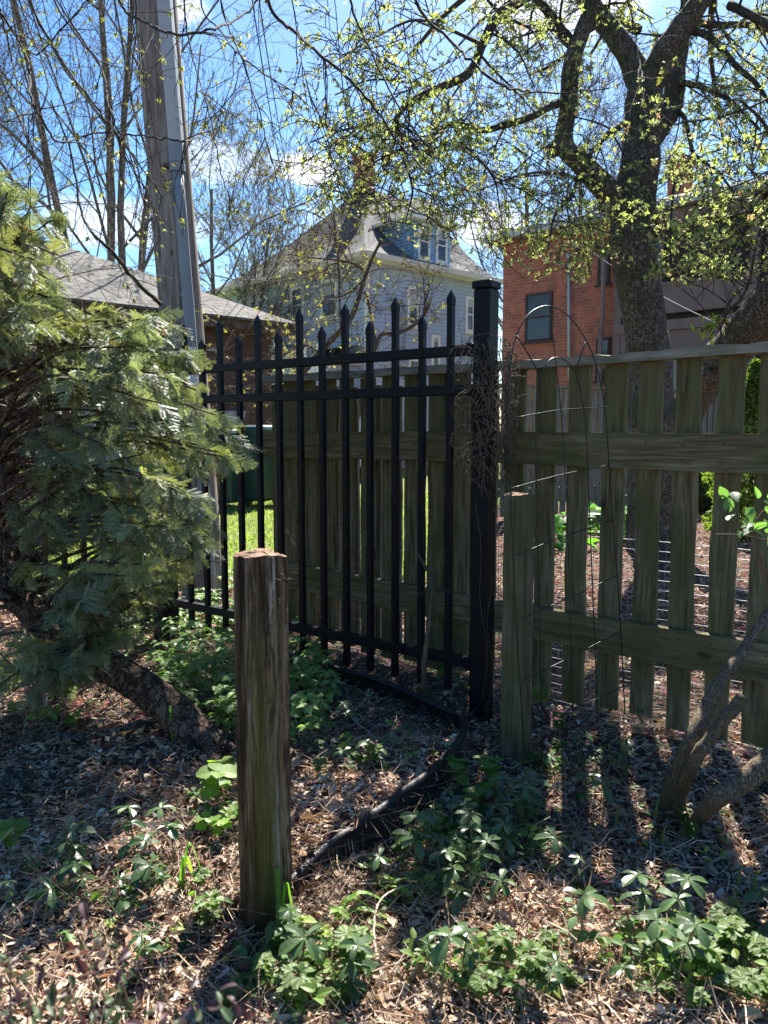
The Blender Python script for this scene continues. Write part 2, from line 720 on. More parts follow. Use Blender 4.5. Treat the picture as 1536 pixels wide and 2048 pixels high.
def m_post(name, pale=1.0, warm=1.0):
    """split, stained old square post"""
    m, t, out = newmat(name)
    p = t.pos()
    q = t.vmath('MULTIPLY', p, (1, 1, .05))
    q = t.vmath('ADD', q, t.vmath('MULTIPLY', t.vmath('SUBTRACT', t.new_noise_col(t.vmath('MULTIPLY', p, (1, 1, .35)), 14, 3), (.5, .5, .5)), (.022, .022, 0)))
    s1 = t.noise(q, 26, 5, .6)
    s2 = t.noise(q, 120, 4, .65)
    s3 = t.noise(t.vmath('ADD', q, (3.1, 1.7, 0)), 15, 3, .5)
    col = t.ramp(s1, [(.30, (.028, .018, .011)), (.42, (.10, .068, .036)), (.50, (.17, .125, .072)), (.56, (.22, .185, .125)), (.62, (.40 * pale, .38 * pale, .32 * pale))])
    col = t.mix(t.smooth(s2, .42, .56), t.mix(.8, col, (.018, .010, .007)), col)
    sep = t.new('ShaderNodeSeparateXYZ')
    t.link(p, sep.inputs[0])
    # green algae towards the lower half, dark rot at the foot
    al = t.math('MULTIPLY', t.math('MULTIPLY', t.smooth(s3, .42, .62), t.smooth(t.math('SUBTRACT', .95, sep.outputs[2]), 0, .5)), .75)
    col = t.mix(al, col, (.085, .085, .018))
    rot = t.math('SUBTRACT', 1.0, t.smooth(t.math('ADD', sep.outputs[2], t.math('MULTIPLY', s1, .18)), .10, .34))
    col = t.mix(t.math('MULTIPLY', rot, .75), col, (.02, .014, .009))
    h = t.math('ADD', t.math('MULTIPLY', s1, .6), t.math('MULTIPLY', s2, .8))
    principled(t, out, col, .9, h, 1.0, .006, .15)
    return m


def m_endgrain():
    m, t, out = newmat('cut_timber_end')
    p = t.pos()
    n = t.noise(p, 60, 5, .6, 1.2)
    col = t.ramp(n, [(.3, (.08, .045, .03)), (.5, (.24, .15, .10)), (.7, (.36, .26, .18))])
    principled(t, out, col, .95, n, .9, .006, .1)
    return m


def m_ground():
    m, t, out = newmat('leafy_soil')
    p = t.pos()
    sep = t.new('ShaderNodeSeparateXYZ')
    t.link(p, sep.inputs[0])
    n1 = t.noise(p, 3, 6, .6)
    n2 = t.noise(p, 42, 6, .7)
    v = t.new('ShaderNodeTexVoronoi')
    t.link(t.vmath('ADD', p, t.vmath('MULTIPLY', t.new_noise_col(p, 20, 3), (.08, .08, .08))), v.inputs['Vector'])
    v.inputs['Scale'].default_value = 38
    soil = t.ramp(n2, [(.3, (.018, .012, .009)), (.48, (.07, .045, .034)), (.62, (.20, .13, .10)), (.75, (.34, .24, .18))])
    soil = t.mix(.45, soil, t.mix(1.0, v.outputs['Color'], (.26, .17, .13), 'MULTIPLY'))
    grass = t.ramp(t.noise(p, 30, 5, .7), [(.3, (.06, .075, .02)), (.55, (.16, .20, .055)), (.75, (.27, .28, .11))])
    # lawn: left of the mulch bed and further away on the right
    edge = t.math('ADD', sep.outputs[0], t.math('MULTIPLY', t.math('SUBTRACT', n1, .5), 1.0))
    left = t.math('MULTIPLY', t.math('SUBTRACT', 1.0, t.smooth(edge, .75, .95)), t.smooth(t.math('ADD', sep.outputs[1], t.math('MULTIPLY', n1, .8)), 6.2, 6.7))
    far = t.smooth(sep.outputs[1], 12.5, 13.0)
    lm = t.math('MAXIMUM', left, far)
    col = t.mix(lm, soil, grass)
    h = t.math('ADD', t.math('MULTIPLY', n2, .8), t.math('MULTIPLY', v.outputs['Distance'], .5))
    principled(t, out, col, .97, h, 1.0, .025, .08)
    return m


M_IRON = m_iron()
M_GROUND = m_ground()
M_END = m_endgrain()
M_NEARPOST = m_post('old_post_wood', 1.0, 1.15)
M_SIDEPOST = m_wood('mossy_post_wood', (0, 0, 1), (.06, .048, .03), (.15, .13, .085), (.25, .225, .16), moss=(.075, .08, .025), mossamt=.65, mosslo=.38, mosshi=.6, grain=.8)
M_PALEWOOD = m_wood('grey_board_wood', (0, 0, 1), (.12, .10, .08), (.24, .21, .17), (.36, .33, .28), mossamt=.15)
M_POLE = m_wood('utility_pole_wood', (0, 0, 1), (.085, .068, .052), (.26, .225, .19), (.42, .375, .325), mossamt=0, grain=.7)
M_CONDUIT = m_plain('grey_plastic_conduit', (.22, .25, .27), .45, .08, 4)
M_UGUARD = m_plain('pale_grey_guard', (.40, .42, .41), .5, .08, 4)
M_WHITE = m_plain('white_trim_paint', (.72, .71, .66), .6, .06, 3)
M_CREAM = m_plain('cream_gutter_paint', (.62, .54, .42), .6, .1, 3)
M_GLASS = m_glass('window_glass')
M_GLASS2 = m_glass('dim_glass', (.022, .024, .022))
M_CURTAIN = m_plain('curtain_cloth', (.42, .43, .42), .9, .15, 12)
M_BLUESIDE = m_plain('blue_grey_siding', (.38, .45, .54), .6, .06, 2)
M_BLUEDORM = m_plain('dormer_blue_siding', (.25, .40, .54), .6, .06, 2)
M_BROWNTRIM = m_plain('brown_trim_paint', (.19, .125, .11), .6, .12, 3)
M_DARKBROWN = m_plain('dark_brown_trim', (.045, .030, .028), .6, .12, 3)
M_GREENBIN = m_plain('green_bin_plastic', (.012, .045, .036), .35, .1, 3, .5)
M_TANBIN = m_plain('tan_bin_plastic', (.25, .20, .11), .5, .1, 3)
M_BLACKPLASTIC = m_plain('black_edging_plastic', (.014, .013, .013), .5, .4, 20, .35, bump=.5)
M_WIRE = m_plain('galvanised_wire', (.30, .30, .30), .55, .1, 10, .4, .2)
M_DARKWIRE = m_plain('dark_green_wire', (.018, .026, .022), .4, .1, 10, .5, .4)
M_BARK = m_bark('furrowed_grey_bark', (.06, .052, .045), (.27, .235, .20), 38, .82, .02, (.085, .09, .05))
M_BARK2 = m_bark('pale_twig_bark', (.11, .095, .08), (.30, .265, .225), 16, .7, .02)
M_BARK3 = m_bark('weathered_limb_bark', (.11, .08, .055), (.30, .225, .155), 62, .8, .004, (.08, .085, .04))
M_BARKCEDAR = m_bark('cedar_bark', (.045, .028, .018), (.19, .13, .095), 30, .85, .012)
M_TWIGDARK = m_bark('dark_twig_bark', (.03, .026, .021), (.12, .10, .08), 40, .6, .004)
M_STICK = m_bark('dry_stick_bark', (.07, .05, .035), (.28, .20, .145), 45, .6, .004)
M_LEAF = m_leaf('new_leaf', trans=.5, transtint=(1.05, 1.12, .7))
M_GLOSS = m_leaf('glossy_leaf', trans=.28, rough=.34, spec=.6, transtint=(1.2, 1.6, .5))
M_MATTE = m_leaf('soft_leaf', trans=.5, rough=.5, spec=.4, transtint=(1.2, 1.5, .45))
M_CEDAR = m_leaf('cedar_scale_leaf', trans=.38, rough=.48, spec=.4, transtint=(1.25, 1.25, .6))
M_LITTER = m_leaf('dead_leaf', trans=.12, rough=.8, spec=.25, transtint=(1.2, .9, .6))
M_STEM = m_plain('green_stem', (.12, .13, .05), .6, .2, 20)
M_REDSTEM = m_plain('reddish_stem', (.12, .07, .045), .6, .2, 20)

# ---------------------------------------------------------------- ground sheet
def grow(a, b, step, far, f=1.22):
    c = list(np.arange(a, b + 1e-6, step))
    s, x = step, c[-1]
    while x < far:
        s *= f
        x += s
        c.append(x)
    s, x = step, c[0]
    pre = []
    while x > -far:
        s *= f
        x -= s
        pre.append(x)
    return np.array(pre[::-1] + c)


gxs, gys = grow(-2.6, 2.6, .028, 320), grow(.7, 5.6, .028, 420)
GX, GY = np.meshgrid(gxs, gys)
mb = MB()
nx, ny = len(gxs), len(gys)
bump = .006 * np.sin(41 * GX + 13 * GY) * np.sin(37 * GY - 9 * GX) * (np.hypot(GX, GY) < 7)
V = np.stack([GX, GY, gz(GX, GY) + bump], -1).reshape(-1, 3)
i = np.arange(ny - 1)[:, None] * nx + np.arange(nx - 1)[None]
F = np.stack([i, i + 1, i + nx + 1, i + nx], -1).reshape(-1, 4)
mb.add(V, F).build('ground', M_GROUND, smooth=True, kind='structure')

# ---------------------------------------------------------------- windows and walls
Z3 = np.array([0, 0, 1.0])


def window(parent, o, u, n, wd, h, frame=M_WHITE, fw=.10, glass=M_GLASS, sill=True, split=.5, blind=0, proud=.05):
    """o: lower-left corner on the wall face, u along the wall, n outward"""
    o, u, n = (np.array(v, float) for v in (o, u, n))
    base = ORG[parent.name]
    m = MB()
    m.obox(o - n * .02, u, n, fw, .02 + proud, h)
    m.obox(o - n * .02 + u * (wd - fw), u, n, fw, .02 + proud, h)
    m.obox(o - n * .02 + u * fw, u, n, wd - 2 * fw, .018 + proud, fw)
    m.obox(o - n * .02 + u * fw + Z3 * (h - fw), u, n, wd - 2 * fw, .018 + proud, fw)
    if split:
        m.obox(o - n * .02 + u * fw + Z3 * (h * split - .025), u, n, wd - 2 * fw, .01 + proud, .05)
    win = m.build('window', frame, parent, org=o)
    p = MB()
    p.obox(o - n * .03 + u * fw * .8, u, n, wd - 1.6 * fw, .045, h - fw * .4)
    p.build('pane', glass, win, org=o)
    if sill:
        q = MB()
        q.obox(o - u * .05 - n * .02 - Z3 * .06, u, n, wd + .1, .05 + proud, .058)
        q.build('sill', frame, win, org=o)
    if blind:
        q = MB()
        q.obox(o + n * .0165 + u * fw + Z3 * (h * (1 - blind)), u, n, wd - 2 * fw, .006, h * blind - fw)
        q.build('blind', M_CURTAIN, win, org=o)
    return win


def clapboard(mb, o, u, n, length, z0, z1, pitch=.1, top=None):
    """lap siding strips on a wall face; top(s)-> height limit along s"""
    o, u, n = (np.array(v, float) for v in (o, u, n))
    z = z0
    while z < z1 - 1e-3:
        h = min(pitch, z1 - z)
        a, b = 0.0, length
        if top is not None:
            a, b = top(z + h)
            if b - a < .02:
                break
        V = [o + u * a + n * .034 + Z3 * z, o + u * b + n * .034 + Z3 * z, o + u * b + n * .004 + Z3 * (z + h), o + u * a + n * .004 + Z3 * (z + h),
             o + u * a + Z3 * z, o + u * b + Z3 * z]
        mb.add(V, [(0, 1, 2, 3)])
        mb.add([V[4], V[5], V[1], V[0]], [(0, 1, 2, 3)])
        z += pitch


# ================================================================= BLUE HOUSE
hD = 25.0
C0 = np.array([(735 - 768) / F_PX * hD, hD, 0])
ua = unit((4.14, 3.9, 0))
ub = unit((-6.46, 7.0, 0))
La, Lb = 5.75, 9.6
na, nb = -ub, -ua            # outward normals of the right face and of the left face
EZ = 6.62
ho = thing('blue_house', 'pale blue lap-sided two storey house with flared grey shingle roof and front dormer', 'house', (C0 + (ua * La + ub * Lb) / 2))
m = MB()
m.obox(C0, ua, ub, La, Lb, EZ)
m.build('wall_core', M_BLUESIDE, ho)
m = MB()
clapboard(m, C0, ua, na, La, .3, EZ, .135)
clapboard(m, C0 + ub * Lb, -ub, nb, Lb, .3, EZ, .135)
m.build('siding', M_BLUESIDE, ho)
m = MB()
m.obox(C0 + na * .045 + nb * .045, ua, ub, .13, .13, EZ)
m.build('corner_board', M_WHITE, ho)
m = MB()
m.obox(C0 + ua * La + na * .045 - ua * .1, ua, ub, .13, .13, EZ)
m.build('corner_board', M_WHITE, ho)
OV = .5
E0 = C0 + (na + nb) * OV
E1 = C0 + ua * La + (na - nb) * OV
E2 = C0 + ua * La + ub * Lb + (-na - nb) * OV
E3 = C0 + ub * Lb + (-na + nb) * OV
m = MB()
m.obox(E0 + Z3 * (EZ - .02), ua, ub, La + 2 * OV, Lb + 2 * OV, .10)
m.build('soffit', M_WHITE, ho)
m = MB()
for (a, d, L, nn) in [(E0, ua, La + 2 * OV, na), (E0, ub, Lb + 2 * OV, nb)]:
    m.obox(a + nn * .003 + Z3 * (EZ - .04), d, nn, L, .11, .17)
m.build('gutter', M_CREAM, ho)
R0 = np.array([(726 - 768) / F_PX * 30.2, 30.2, 10.45])
R1 = R0 + ua * 3.7
MSH_A = m_shingle('grey_shingles', ua, (.135, .13, .125), 1.5, .2, .4)
MSH_B = m_shingle('grey_shingles_side', ub, (.135, .13, .125), 1.5, .2, .4)


def ruled(mb, a0, a1, r0, r1, z0, flare=1.35, n=14, m_=10, mi=0):
    """curved roof slope between the eave a0-a1 and the ridge r0-r1"""
    V = []
    for k in range(n + 1):
        s = k / n
        zz = s ** flare
        for j in range(m_ + 1):
            t_ = j / m_
            e = a0 * (1 - t_) + a1 * t_
            r = r0 * (1 - t_) + r1 * t_
            q = e * (1 - s) + r * s
            q = np.array([q[0], q[1], z0 + (r[2] - z0) * zz])
            V.append(q)
    i = np.arange(n)[:, None] * (m_ + 1) + np.arange(m_)[None]
    F = np.stack([i, i + 1, i + m_ + 2, i + m_ + 1], -1).reshape(-1, 4)
    mb.add(V, F, mi=mi)


m = MB()
zr = EZ + .115
ruled(m, E0 + (na + nb) * .06, E1 + (na - nb) * .06, R0, R1, zr, mi=0)
ruled(m, E1, E2, R1, R1, zr, mi=1)
ruled(m, E2, E3, R1, R0, zr, mi=0)
ruled(m, E3, E0 + (na + nb) * .06, R0, R0, zr, mi=1)
roof = m.build('roof', [MSH_A, MSH_B], ho, smooth=True)
# chimney with flashing
cp = R0 + ua * .15 - Z3 * .7
m = MB()
m.obox(cp - ua * .35 - ub * .3, ua, ub, .62, .6, 1.75, bev=.02)
m.obox(cp - ua * .41 - ub * .36 + Z3 * 1.75, ua, ub, .74, .72, .12, bev=.02)
m.build('chimney', m_brick('tan_chimney_brick', ua), roof)
m = MB()
m.obox(cp - ua * .5 - ub * .45 - Z3 * .35, ua, ub, .9, .8, .62, bev=.1)
m.build('flashing', M_CONDUIT, roof)
# dormer on the right-hand slope
dpl = C0 + ub * .12
dq = P(826, 545, 26.0)


def on_plane(px, py, c0, u):
    n = np.array([-u[1], u[0], 0])
    d = ray(px, py)
    o = np.array([0, 0, CAM_H])
    return o + d * (((c0 - o) @ n) / (d @ n))


dO = on_plane(826, 545, dpl, ua)
dW = float((on_plane(899, 545, dpl, ua) - dO) @ ua)
dH = 1.72
dO[2] = EZ + .05
dm = MB()
dm.obox(dO, ua, ub, dW, 3.2, dH)
dor = dm.build('dormer', M_BLUEDORM, ho)
m = MB()
clapboard(m, dO, ua, na, dW, dO[2] * 0, dH, .105)
clapboard(m, dO + ub * 3.2, -ub, nb, 3.2, 0, dH, .105)
m.build('dormer_siding', M_BLUEDORM, dor)
m = MB()
dz = Z3 * dH
e = .28
pk = dO + ua * dW / 2 + ub * .5 + Z3 * (dH + .95)
a0, a1 = dO - ua * e + na * e + dz, dO + ua * (dW + e) + na * e + dz
b0, b1 = a0 + ub * 3.8, a1 + ub * 3.8
pk2 = pk + ub * 2.6
th = Z3 * .10
m.add([a0, a1, pk, b0, b1, pk2], [(0, 1, 2)], mi=0)
m.add([a0, pk, pk2, b0], [(0, 1, 2, 3)], mi=1)
m.add([a1, b1, pk2, pk], [(0, 1, 2, 3)], mi=1)
m.add([a0 - th, a1 - th, a1, a0], [(0, 1, 2, 3)], mi=2)
m.add([b0 - th, a0 - th, a0, b0], [(0, 1, 2, 3)], mi=2)
m.add([a1 - th, b1 - th, b1, a1], [(0, 1, 2, 3)], mi=2)
m.add([a0 - th, b0 - th, b1 - th, a1 - th], [(0, 1, 2, 3)], mi=2)
m.build('dormer_roof', [MSH_A, MSH_B, M_WHITE], dor)
for s in (dW * .1, dW * .58):
    window(ho, dO + ua * s + Z3 * .38 + na * .022, ua, na, dW * .32, 1.2, glass=M_GLASS, blind=.35)


def on_wall(px, py, c0, u):
    """point of the vertical wall plane through c0 along u seen at a pixel"""
    n = np.array([-u[1], u[0], 0])
    d = ray(px, py)
    o = np.array([0, 0, CAM_H])
    t_ = ((c0 - o) @ n) / (d @ n)
    return o + d * t_


def win_px(parent, x0, y0, x1, y1, c0, u, n, **kw):
    """window whose lower-left is seen at (x0,y1) and upper-right at (x1,y0)"""
    a = on_wall(x0, y1, c0, u)
    b = on_wall(x1, y0, c0, u)
    a2 = on_wall(x0, y0, c0, u)
    wd = abs((b - a) @ u)
    o = a if (b - a) @ u > 0 else a - u * wd
    return window(parent, o + n * .02, u, n, wd, a2[2] - a[2], **kw)


for (x0, y0, x1, y1, bl) in [(813, 571, 836, 652, .5), (929, 592, 947, 664, .3), (861, 669, 878, 736, .2), (815, 716, 838, 760, 0)]:
    win_px(ho, x0, y0, x1, y1, C0, ua, na, blind=bl)
for (x0, y0, x1, y1, bl) in [(644, 563, 676, 640, .4), (584, 577, 609, 650, .0)]:
    win_px(ho, x0, y0, x1, y1, C0, ub, nb, blind=bl)
# electricity meter pipework on the right face
m = MB()
q = [on_wall(x, y, C0, ua) + na * .08 for x, y in [(768, 602), (785, 600), (803, 606), (806, 640), (806, 760)]]
m.tube(spline(q, 20), .03, 6)
m.build('service_pipe', M_CONDUIT, ho, smooth=True)
# low rear wing in front of the left face
wz = 3.35
W0 = C0 + ub * .5 + nb * 2.6
m = MB()
m.obox(W0, ub, -nb, 7.5, 2.6, wz)
m.build('rear_wing_wall', M_BLUESIDE, ho)
m = MB()
clapboard(m, W0 + ub * 7.5, -ub, nb, 7.5, .3, wz, .105)
m.build('rear_wing_siding', M_BLUESIDE, ho)
m = MB()
m.obox(W0 - ub * .3 + nb * .35 + Z3 * wz, ub, -nb, 8.1, 3.0, .18)
m.build('rear_wing_gutter', M_CREAM, ho)
m = MB()
A_ = W0 - ub * .3 + nb * .3 + Z3 * (wz + .185)
m.add([A_, A_ + ub * 8.1, A_ + ub * 8.1 - nb * 3 + Z3 * .5, A_ - nb * 3 + Z3 * .5], [(0, 1, 2, 3)])
m.build('rear_wing_roof', MSH_B, ho)
for (x0, y0, x1, y1) in [(575, 703, 607, 735), (612, 690, 640, 742)]:
    win_px(ho, x0, y0, x1, y1, W0, ub, nb)
m = MB()
m.tube(spline([W0 + ub * 1.6 + nb * .3 + Z3 * 3.3, W0 + ub * 1.75 + nb * .1 + Z3 * 3.0, W0 + ub * 1.75 + nb * .1 + Z3 * .3], 12), .05, 8)
m.build('downspout', M_WHITE, ho, smooth=True)

# ================================================================= BROWN GARAGE
gA = np.array([-1.69, 15.0, 0])
gu = unit((-.747, -.664, 0))      # along the front, to the left
gb = unit((-.664, .747, 0))       # back
gn = -gb
gL, gD, gz0 = 6.6, 6.0, 3.08
ga = thing('garage', 'low brown timber garage with peeling paint and grey hipped shingle roof', 'garage', gA + gu * 3 + gb * 3)
M_PEEL, _t, _o = newmat('peeling_brown_siding')
_p = _t.pos()
_n = _t.noise(_t.vmath('MULTIPLY', _p, (1, 1, 2.5)), 3.2, 7, .7)
_c = _t.mix(_t.smooth(_n, .60, .66), _t.mix(_t.noise(_p, 2, 3), (.085, .040, .030), (.13, .065, .05)), (.35, .31, .28))
principled(_t, _o, _c, .75, _n, .2, .01)
inset = .35
g0 = gA + gu * inset + gb * inset
m = MB()
m.obox(g0, gu, gb, gL, gD, gz0)
m.build('wall_core', M_PEEL, ga)
m = MB()
clapboard(m, g0, gu, gn, gL, .1, gz0, .16)
clapboard(m, g0 + gb * gD, -gb, -gu, gD, .1, gz0, .16)
m.build('siding', M_PEEL, ga)
m = MB()
m.obox(gA - gn * .0 + Z3 * (gz0 - .02), gu, gb, gL + .7, gD + .7, .2)
m.build('fascia', m_plain('flaking_fascia', (.10, .065, .05), .8, .6, 9), ga)
gS = m_shingle('garage_shingles', gu, (.155, .145, .13), 2.4, .2)
gS2 = m_shingle('garage_shingles_side', gb, (.155, .145, .13), 2.4, .2)
m = MB()
za = gz0 + .185
Wt = gL + .7
Dt = gD + .7
q0, q1, q2, q3 = gA + gn * .06 - gu * .06, gA + gu * Wt + gn * .06, gA + gu * Wt + gb * Dt, gA + gb * Dt - gu * .06
r0 = gA + gu * Dt / 2 + gb * Dt / 2 + Z3 * (za + 1.6)
r1 = gA + gu * (Wt - .2) + gb * Dt / 2 + Z3 * (za + 1.6)
zz = Z3 * za
m.add([q0 + zz, q1 + zz, r1, r0], [(0, 1, 2, 3)], mi=0)
m.add([q3 + zz, q0 + zz, r0], [(0, 1, 2)], mi=1)
m.add([q1 + zz, q2 + zz, r1], [(0, 1, 2)], mi=1)
m.add([q2 + zz, q3 + zz, r0, r1], [(0, 1, 2, 3)], mi=0)
m.add([q0 + zz - Z3 * .04, q1 + zz - Z3 * .04, q1 + zz, q0 + zz], [(0, 1, 2, 3)], mi=0)
m.build('roof', [gS, gS2], ga)
m = MB()
m.obox(g0 + gu * .6 + gn * .03 + Z3 * 0.05, gu, gn, 3.2, .04, 1.55)
m.build('foundation_panel', m_plain('pale_panel', (.36, .33, .36), .8, .3, 6), ga)

# ================================================================= BRICK HOUSE
bA = np.array([3.05, 20.2, 0])
bu = unit((.749, -.662, 0))
bb = unit((.662, .749, 0))
bn = -bb
bL = 3.12
bT = 6.0
br = thing('brick_house', 'red brick two storey house with shallow grey roof and enclosed brown double porch', 'house', bA + bu * 3 + bb * 3)
M_BRICK = m_brick('red_brick', bu)
M_SOLDIER = m_brick('soldier_brick', bu, True)
M_BRICKS = m_brick('red_brick_side', bb)
m = MB()
m.obox(bA, bu, bb, bL, 8, bT)
m.build('brick_wall', M_BRICK, br)
m = MB()
m.obox(bA + bu * bL, bu, bb, 5.2, 8, bT)
m.build('rear_wall', M_DARKBROWN, br)
# eaves
m = MB()
ov = .32
m.obox(bA - bu * ov + bn * ov + Z3 * (bT - .02), bu, bb, bL + 6 + ov, 8.6, .16)
m.build('soffit', M_BROWNTRIM, br)
m = MB()
m.obox(bA - bu * ov + bn * (ov - .02) + Z3 * (bT + .02), bu, bn, bL + 6, .10, .15)
m.obox(bA - bu * (ov - .01) + bn * (ov - .03) + Z3 * (bT + .02), bb, -bu, 8.5, .10, .15)
m.build('gutter', M_UGUARD, br)
m = MB()
f0 = bA - bu * (ov + .06) + bn * (ov + .05) + Z3 * (bT + .165)
f1 = f0 + bu * 9.9
f2 = f1 + bb * 8.7
f3 = f0 + bb * 8.7
rr0 = f0 + bu * 4.3 + bb * 4.3 + Z3 * 1.35
rr1 = f1 + bb * 4.3 + Z3 * 1.35
m.add([f0, f1, rr1, rr0], [(0, 1, 2, 3)], mi=0)
m.add([f3, f0, rr0], [(0, 1, 2)], mi=1)
m.add([f2, f3, rr0, rr1], [(0, 1, 2, 3)], mi=0)
m.build('roof', [m_shingle('pale_roof_shingles', bu, (.19, .18, .17), 3.2), m_shingle('pale_roof_shingles_side', bb, (.19, .18, .17), 3.2)], br)
m = MB()
cc = P(1333, 400, 24.0)
cc[2] = 6.3
m.obox(cc, bu, bb, .55, .6, 2.9, bev=.02)
m.obox(cc - bu * .06 - bb * .06 + Z3 * 2.9, bu, bb, .67, .72, .14, bev=.02)
m.build('chimney', M_BRICK, br)
for (x0, y0, x1, y1) in [(1051, 590, 1106, 685), (1196, 505, 1221, 570), (1192, 677, 1222, 762)]:
    wd_ = win_px(br, x0, y0, x1, y1, bA, bu, bn, frame=M_DARKBROWN, fw=.06, glass=M_GLASS2, proud=.03)
    a = on_wall(x0, y0, bA, bu) - bu * .05
    b = on_wall(x1, y0, bA, bu)
    m = MB()
    m.obox(a, bu, bn, abs((b - a) @ bu) + .06, .012, .24)
    m.build('lintel', M_SOLDIER, br)
    q = on_wall(x0, y1, bA, bu)
    m = MB()
    m.obox(q - bu * .04 - Z3 * .09, bu, bn, abs((b - a) @ bu) + .03, .035, .085)
    m.build('brick_sill', M_SOLDIER, br)
m = MB()
a = on_wall(1140, 521, bA, bu) + bn * .07
b = on_wall(1141, 760, bA, bu) + bn * .07
m.tube([a, (a + b) / 2, b], .035, 8)
m.tube([a + Z3 * .02, a + Z3 * .16], .055, 8)
m.build('vent_pipe', M_UGUARD, br, smooth=True)
# porch
p0 = bA + bu * (bL + .02) + bn * .22
PL = 3.05
for s in (0, PL - .16):
    m = MB()
    m.obox(p0 + bu * s, bu, bb, .16, .16, bT - .03)
    m.build('porch_post', M_BROWNTRIM, br)
zl = lambda px, py: on_wall(px, py, p0, bu)[2]
z_open_top, z_par_top, z_par_bot = bT - .35, zl(1400, 562), zl(1400, 620)
z_b1, z_b2, z_w = zl(1400, 634), zl(1400, 655), zl(1400, 692)
m = MB()
m.obox(p0 + bu * .16 + Z3 * z_par_bot, bu, bb, PL - .32, .12, z_par_top - z_par_bot)
m.obox(p0 + bu * .16 + bn * .03 + Z3 * z_par_top, bu, bb, PL - .32, .17, .07)
m.build('porch_parapet', M_BROWNTRIM, br)
m = MB()
m.obox(p0 + bu * .02 + bn * .05 + Z3 * z_b2, bu, bb, PL - .04, .25, z_b1 - z_b2)
m.build('porch_beam', M_BROWNTRIM, br)
m = MB()
m.obox(p0 + bu * .16 + bb * .02 + Z3 * z_w, bu, bb, PL - .32, .10, z_b2 - z_w - .004)
m.build('porch_beam', M_BROWNTRIM, br)
m = MB()
m.obox(p0 + bu * .16 + bb * .02 + Z3 * z_open_top, bu, bb, PL - .32, .12, .33)
m.build('porch_beam', M_BROWNTRIM, br)
m = MB()
m.obox(p0 + bu * .16 + bb * .05 + Z3 * .9, bu, bb, PL - .32, .03, z_w - .9)
m.build('porch_glazing', m_glass('porch_glass', (.075, .065, .062)), br)
m = MB()
for s in (.16, .62, 1.12, 1.62, 2.12, 2.6):
    m.obox(p0 + bu * (s + .05) + Z3 * .5, bu, bb, .06, .08, z_w - .5)
m.obox(p0 + bu * .16 + bn * .01 + Z3 * .4, bu, bb, PL - .32, .1, .55)
m.build('porch_mullion', M_BROWNTRIM, br)
for s in (1.0, 1.95):
    m = MB()
    m.obox(p0 + bu * s + bb * .04 + Z3 * z_par_top, bu, bb, .07, .07, z_open_top - z_par_top)
    m.build('screen_post', M_BROWNTRIM, br)
m = MB()
m.obox(p0 + bu * .16 + bb * .2 + Z3 * (z_par_top + .0), bu, bb, PL - .3, .03, z_open_top - z_par_top)
clapboard(m, p0 + bu * .16 + bb * .2, bu, bn, PL - .3, z_par_top, z_open_top, .13)
m.build('porch_inner_wall', m_plain('inner_wall_paint', (.045, .032, .030), .8, .15, 2), br)
window(br, p0 + bu * .3 + bb * .17 + Z3 * (z_par_top + .05), bu, bn, .8, 1.0, frame=M_DARKBROWN, fw=.05, glass=M_GLASS2, proud=.02)
m = MB()
d0 = on_wall(1221, 497, bA, bu) + bn * .32
m.tube(spline([d0 + Z3 * .1, d0 - Z3 * .2, d0 - Z3 * 1.9, d0 - Z3 * 2.0 - bu * .03, d0 - Z3 * 4.5], 14), .055, 8)
m.build('downspout', M_BROWNTRIM, br, smooth=True)

# white house past the porch
wh = p0 + bu * (PL + 1.2) + bb * 3.0
WH = thing('white_house', 'white sided house with dark window partly hidden past the brown porch', 'house', wh + bb * 2)
m = MB()
m.obox(wh, bu, bb, 6, 6, 4.9)
m.build('wall_core', M_WHITE, WH)
m = MB()
clapboard(m, wh, bu, bn, 6, .2, 4.9, .11)
m.build('siding', m_plain('bluish_white_siding', (.55, .58, .64), .6, .06, 2), WH)
window(WH, wh + bu * .35 + Z3 * 3.2 + bn * .02, bu, bn, 1.0, 1.4, glass=M_GLASS)
m = MB()
h0 = wh - bu * .3 + bn * .4 + Z3 * 4.9
m.add([h0, h0 + bu * 6.6, h0 + bu * 6.6 + bb * 3.4 + Z3 * 1.8, h0 + bb * 3.4 + Z3 * 1.8, h0 + bb * 6.8, h0 + bu * 6.6 + bb * 6.8], [(0, 1, 2, 3), (3, 2, 5, 4)])
m.add([h0, h0 + bb * 3.4 + Z3 * 1.8, h0 + bb * 6.8], [(0, 1, 2)])
m.build('roof', MSH_A, WH)

# far board fence
fA = np.array([1.45, 10.3, 0])
fB = np.array([5.6, 12.2, 0])
fu = unit(fB - fA)
fn = np.array([fu[1], -fu[0], 0])
FT = 1.84
bf = thing('board_fence', 'weathered grey board fence behind the big tree in front of the brick house', 'fence', (fA + fB) / 2)
m = MB()
s = 0
Lf = np.linalg.norm(fB - fA)
while s < Lf:
    wq = .085
    dz_ = rng.uniform(-.015, .01)
    m.obox(fA + fu * s + Z3 * .06, fu, fn, wq, .018, FT - .1 + dz_)
    m.obox(fA + fu * (s + .055) + Z3 * .06 - fn * .085, fu, fn, wq, .018, FT - .1 + dz_)
    s += .125
m.build('boards', M_PALEWOOD, bf)
for zz_ in (.35, 1.0, 1.55):
    m = MB()
    m.obox(fA + Z3 * zz_ - fn * .062, fu, fn, Lf, .058, .09)
    m.build('rail', M_PALEWOOD, bf)
m = MB()
m.obox(fA + Z3 * (FT - .03) - fn * .1, fu, fn, Lf, .14, .035)
m.build('cap_rail', M_PALEWOOD, bf)
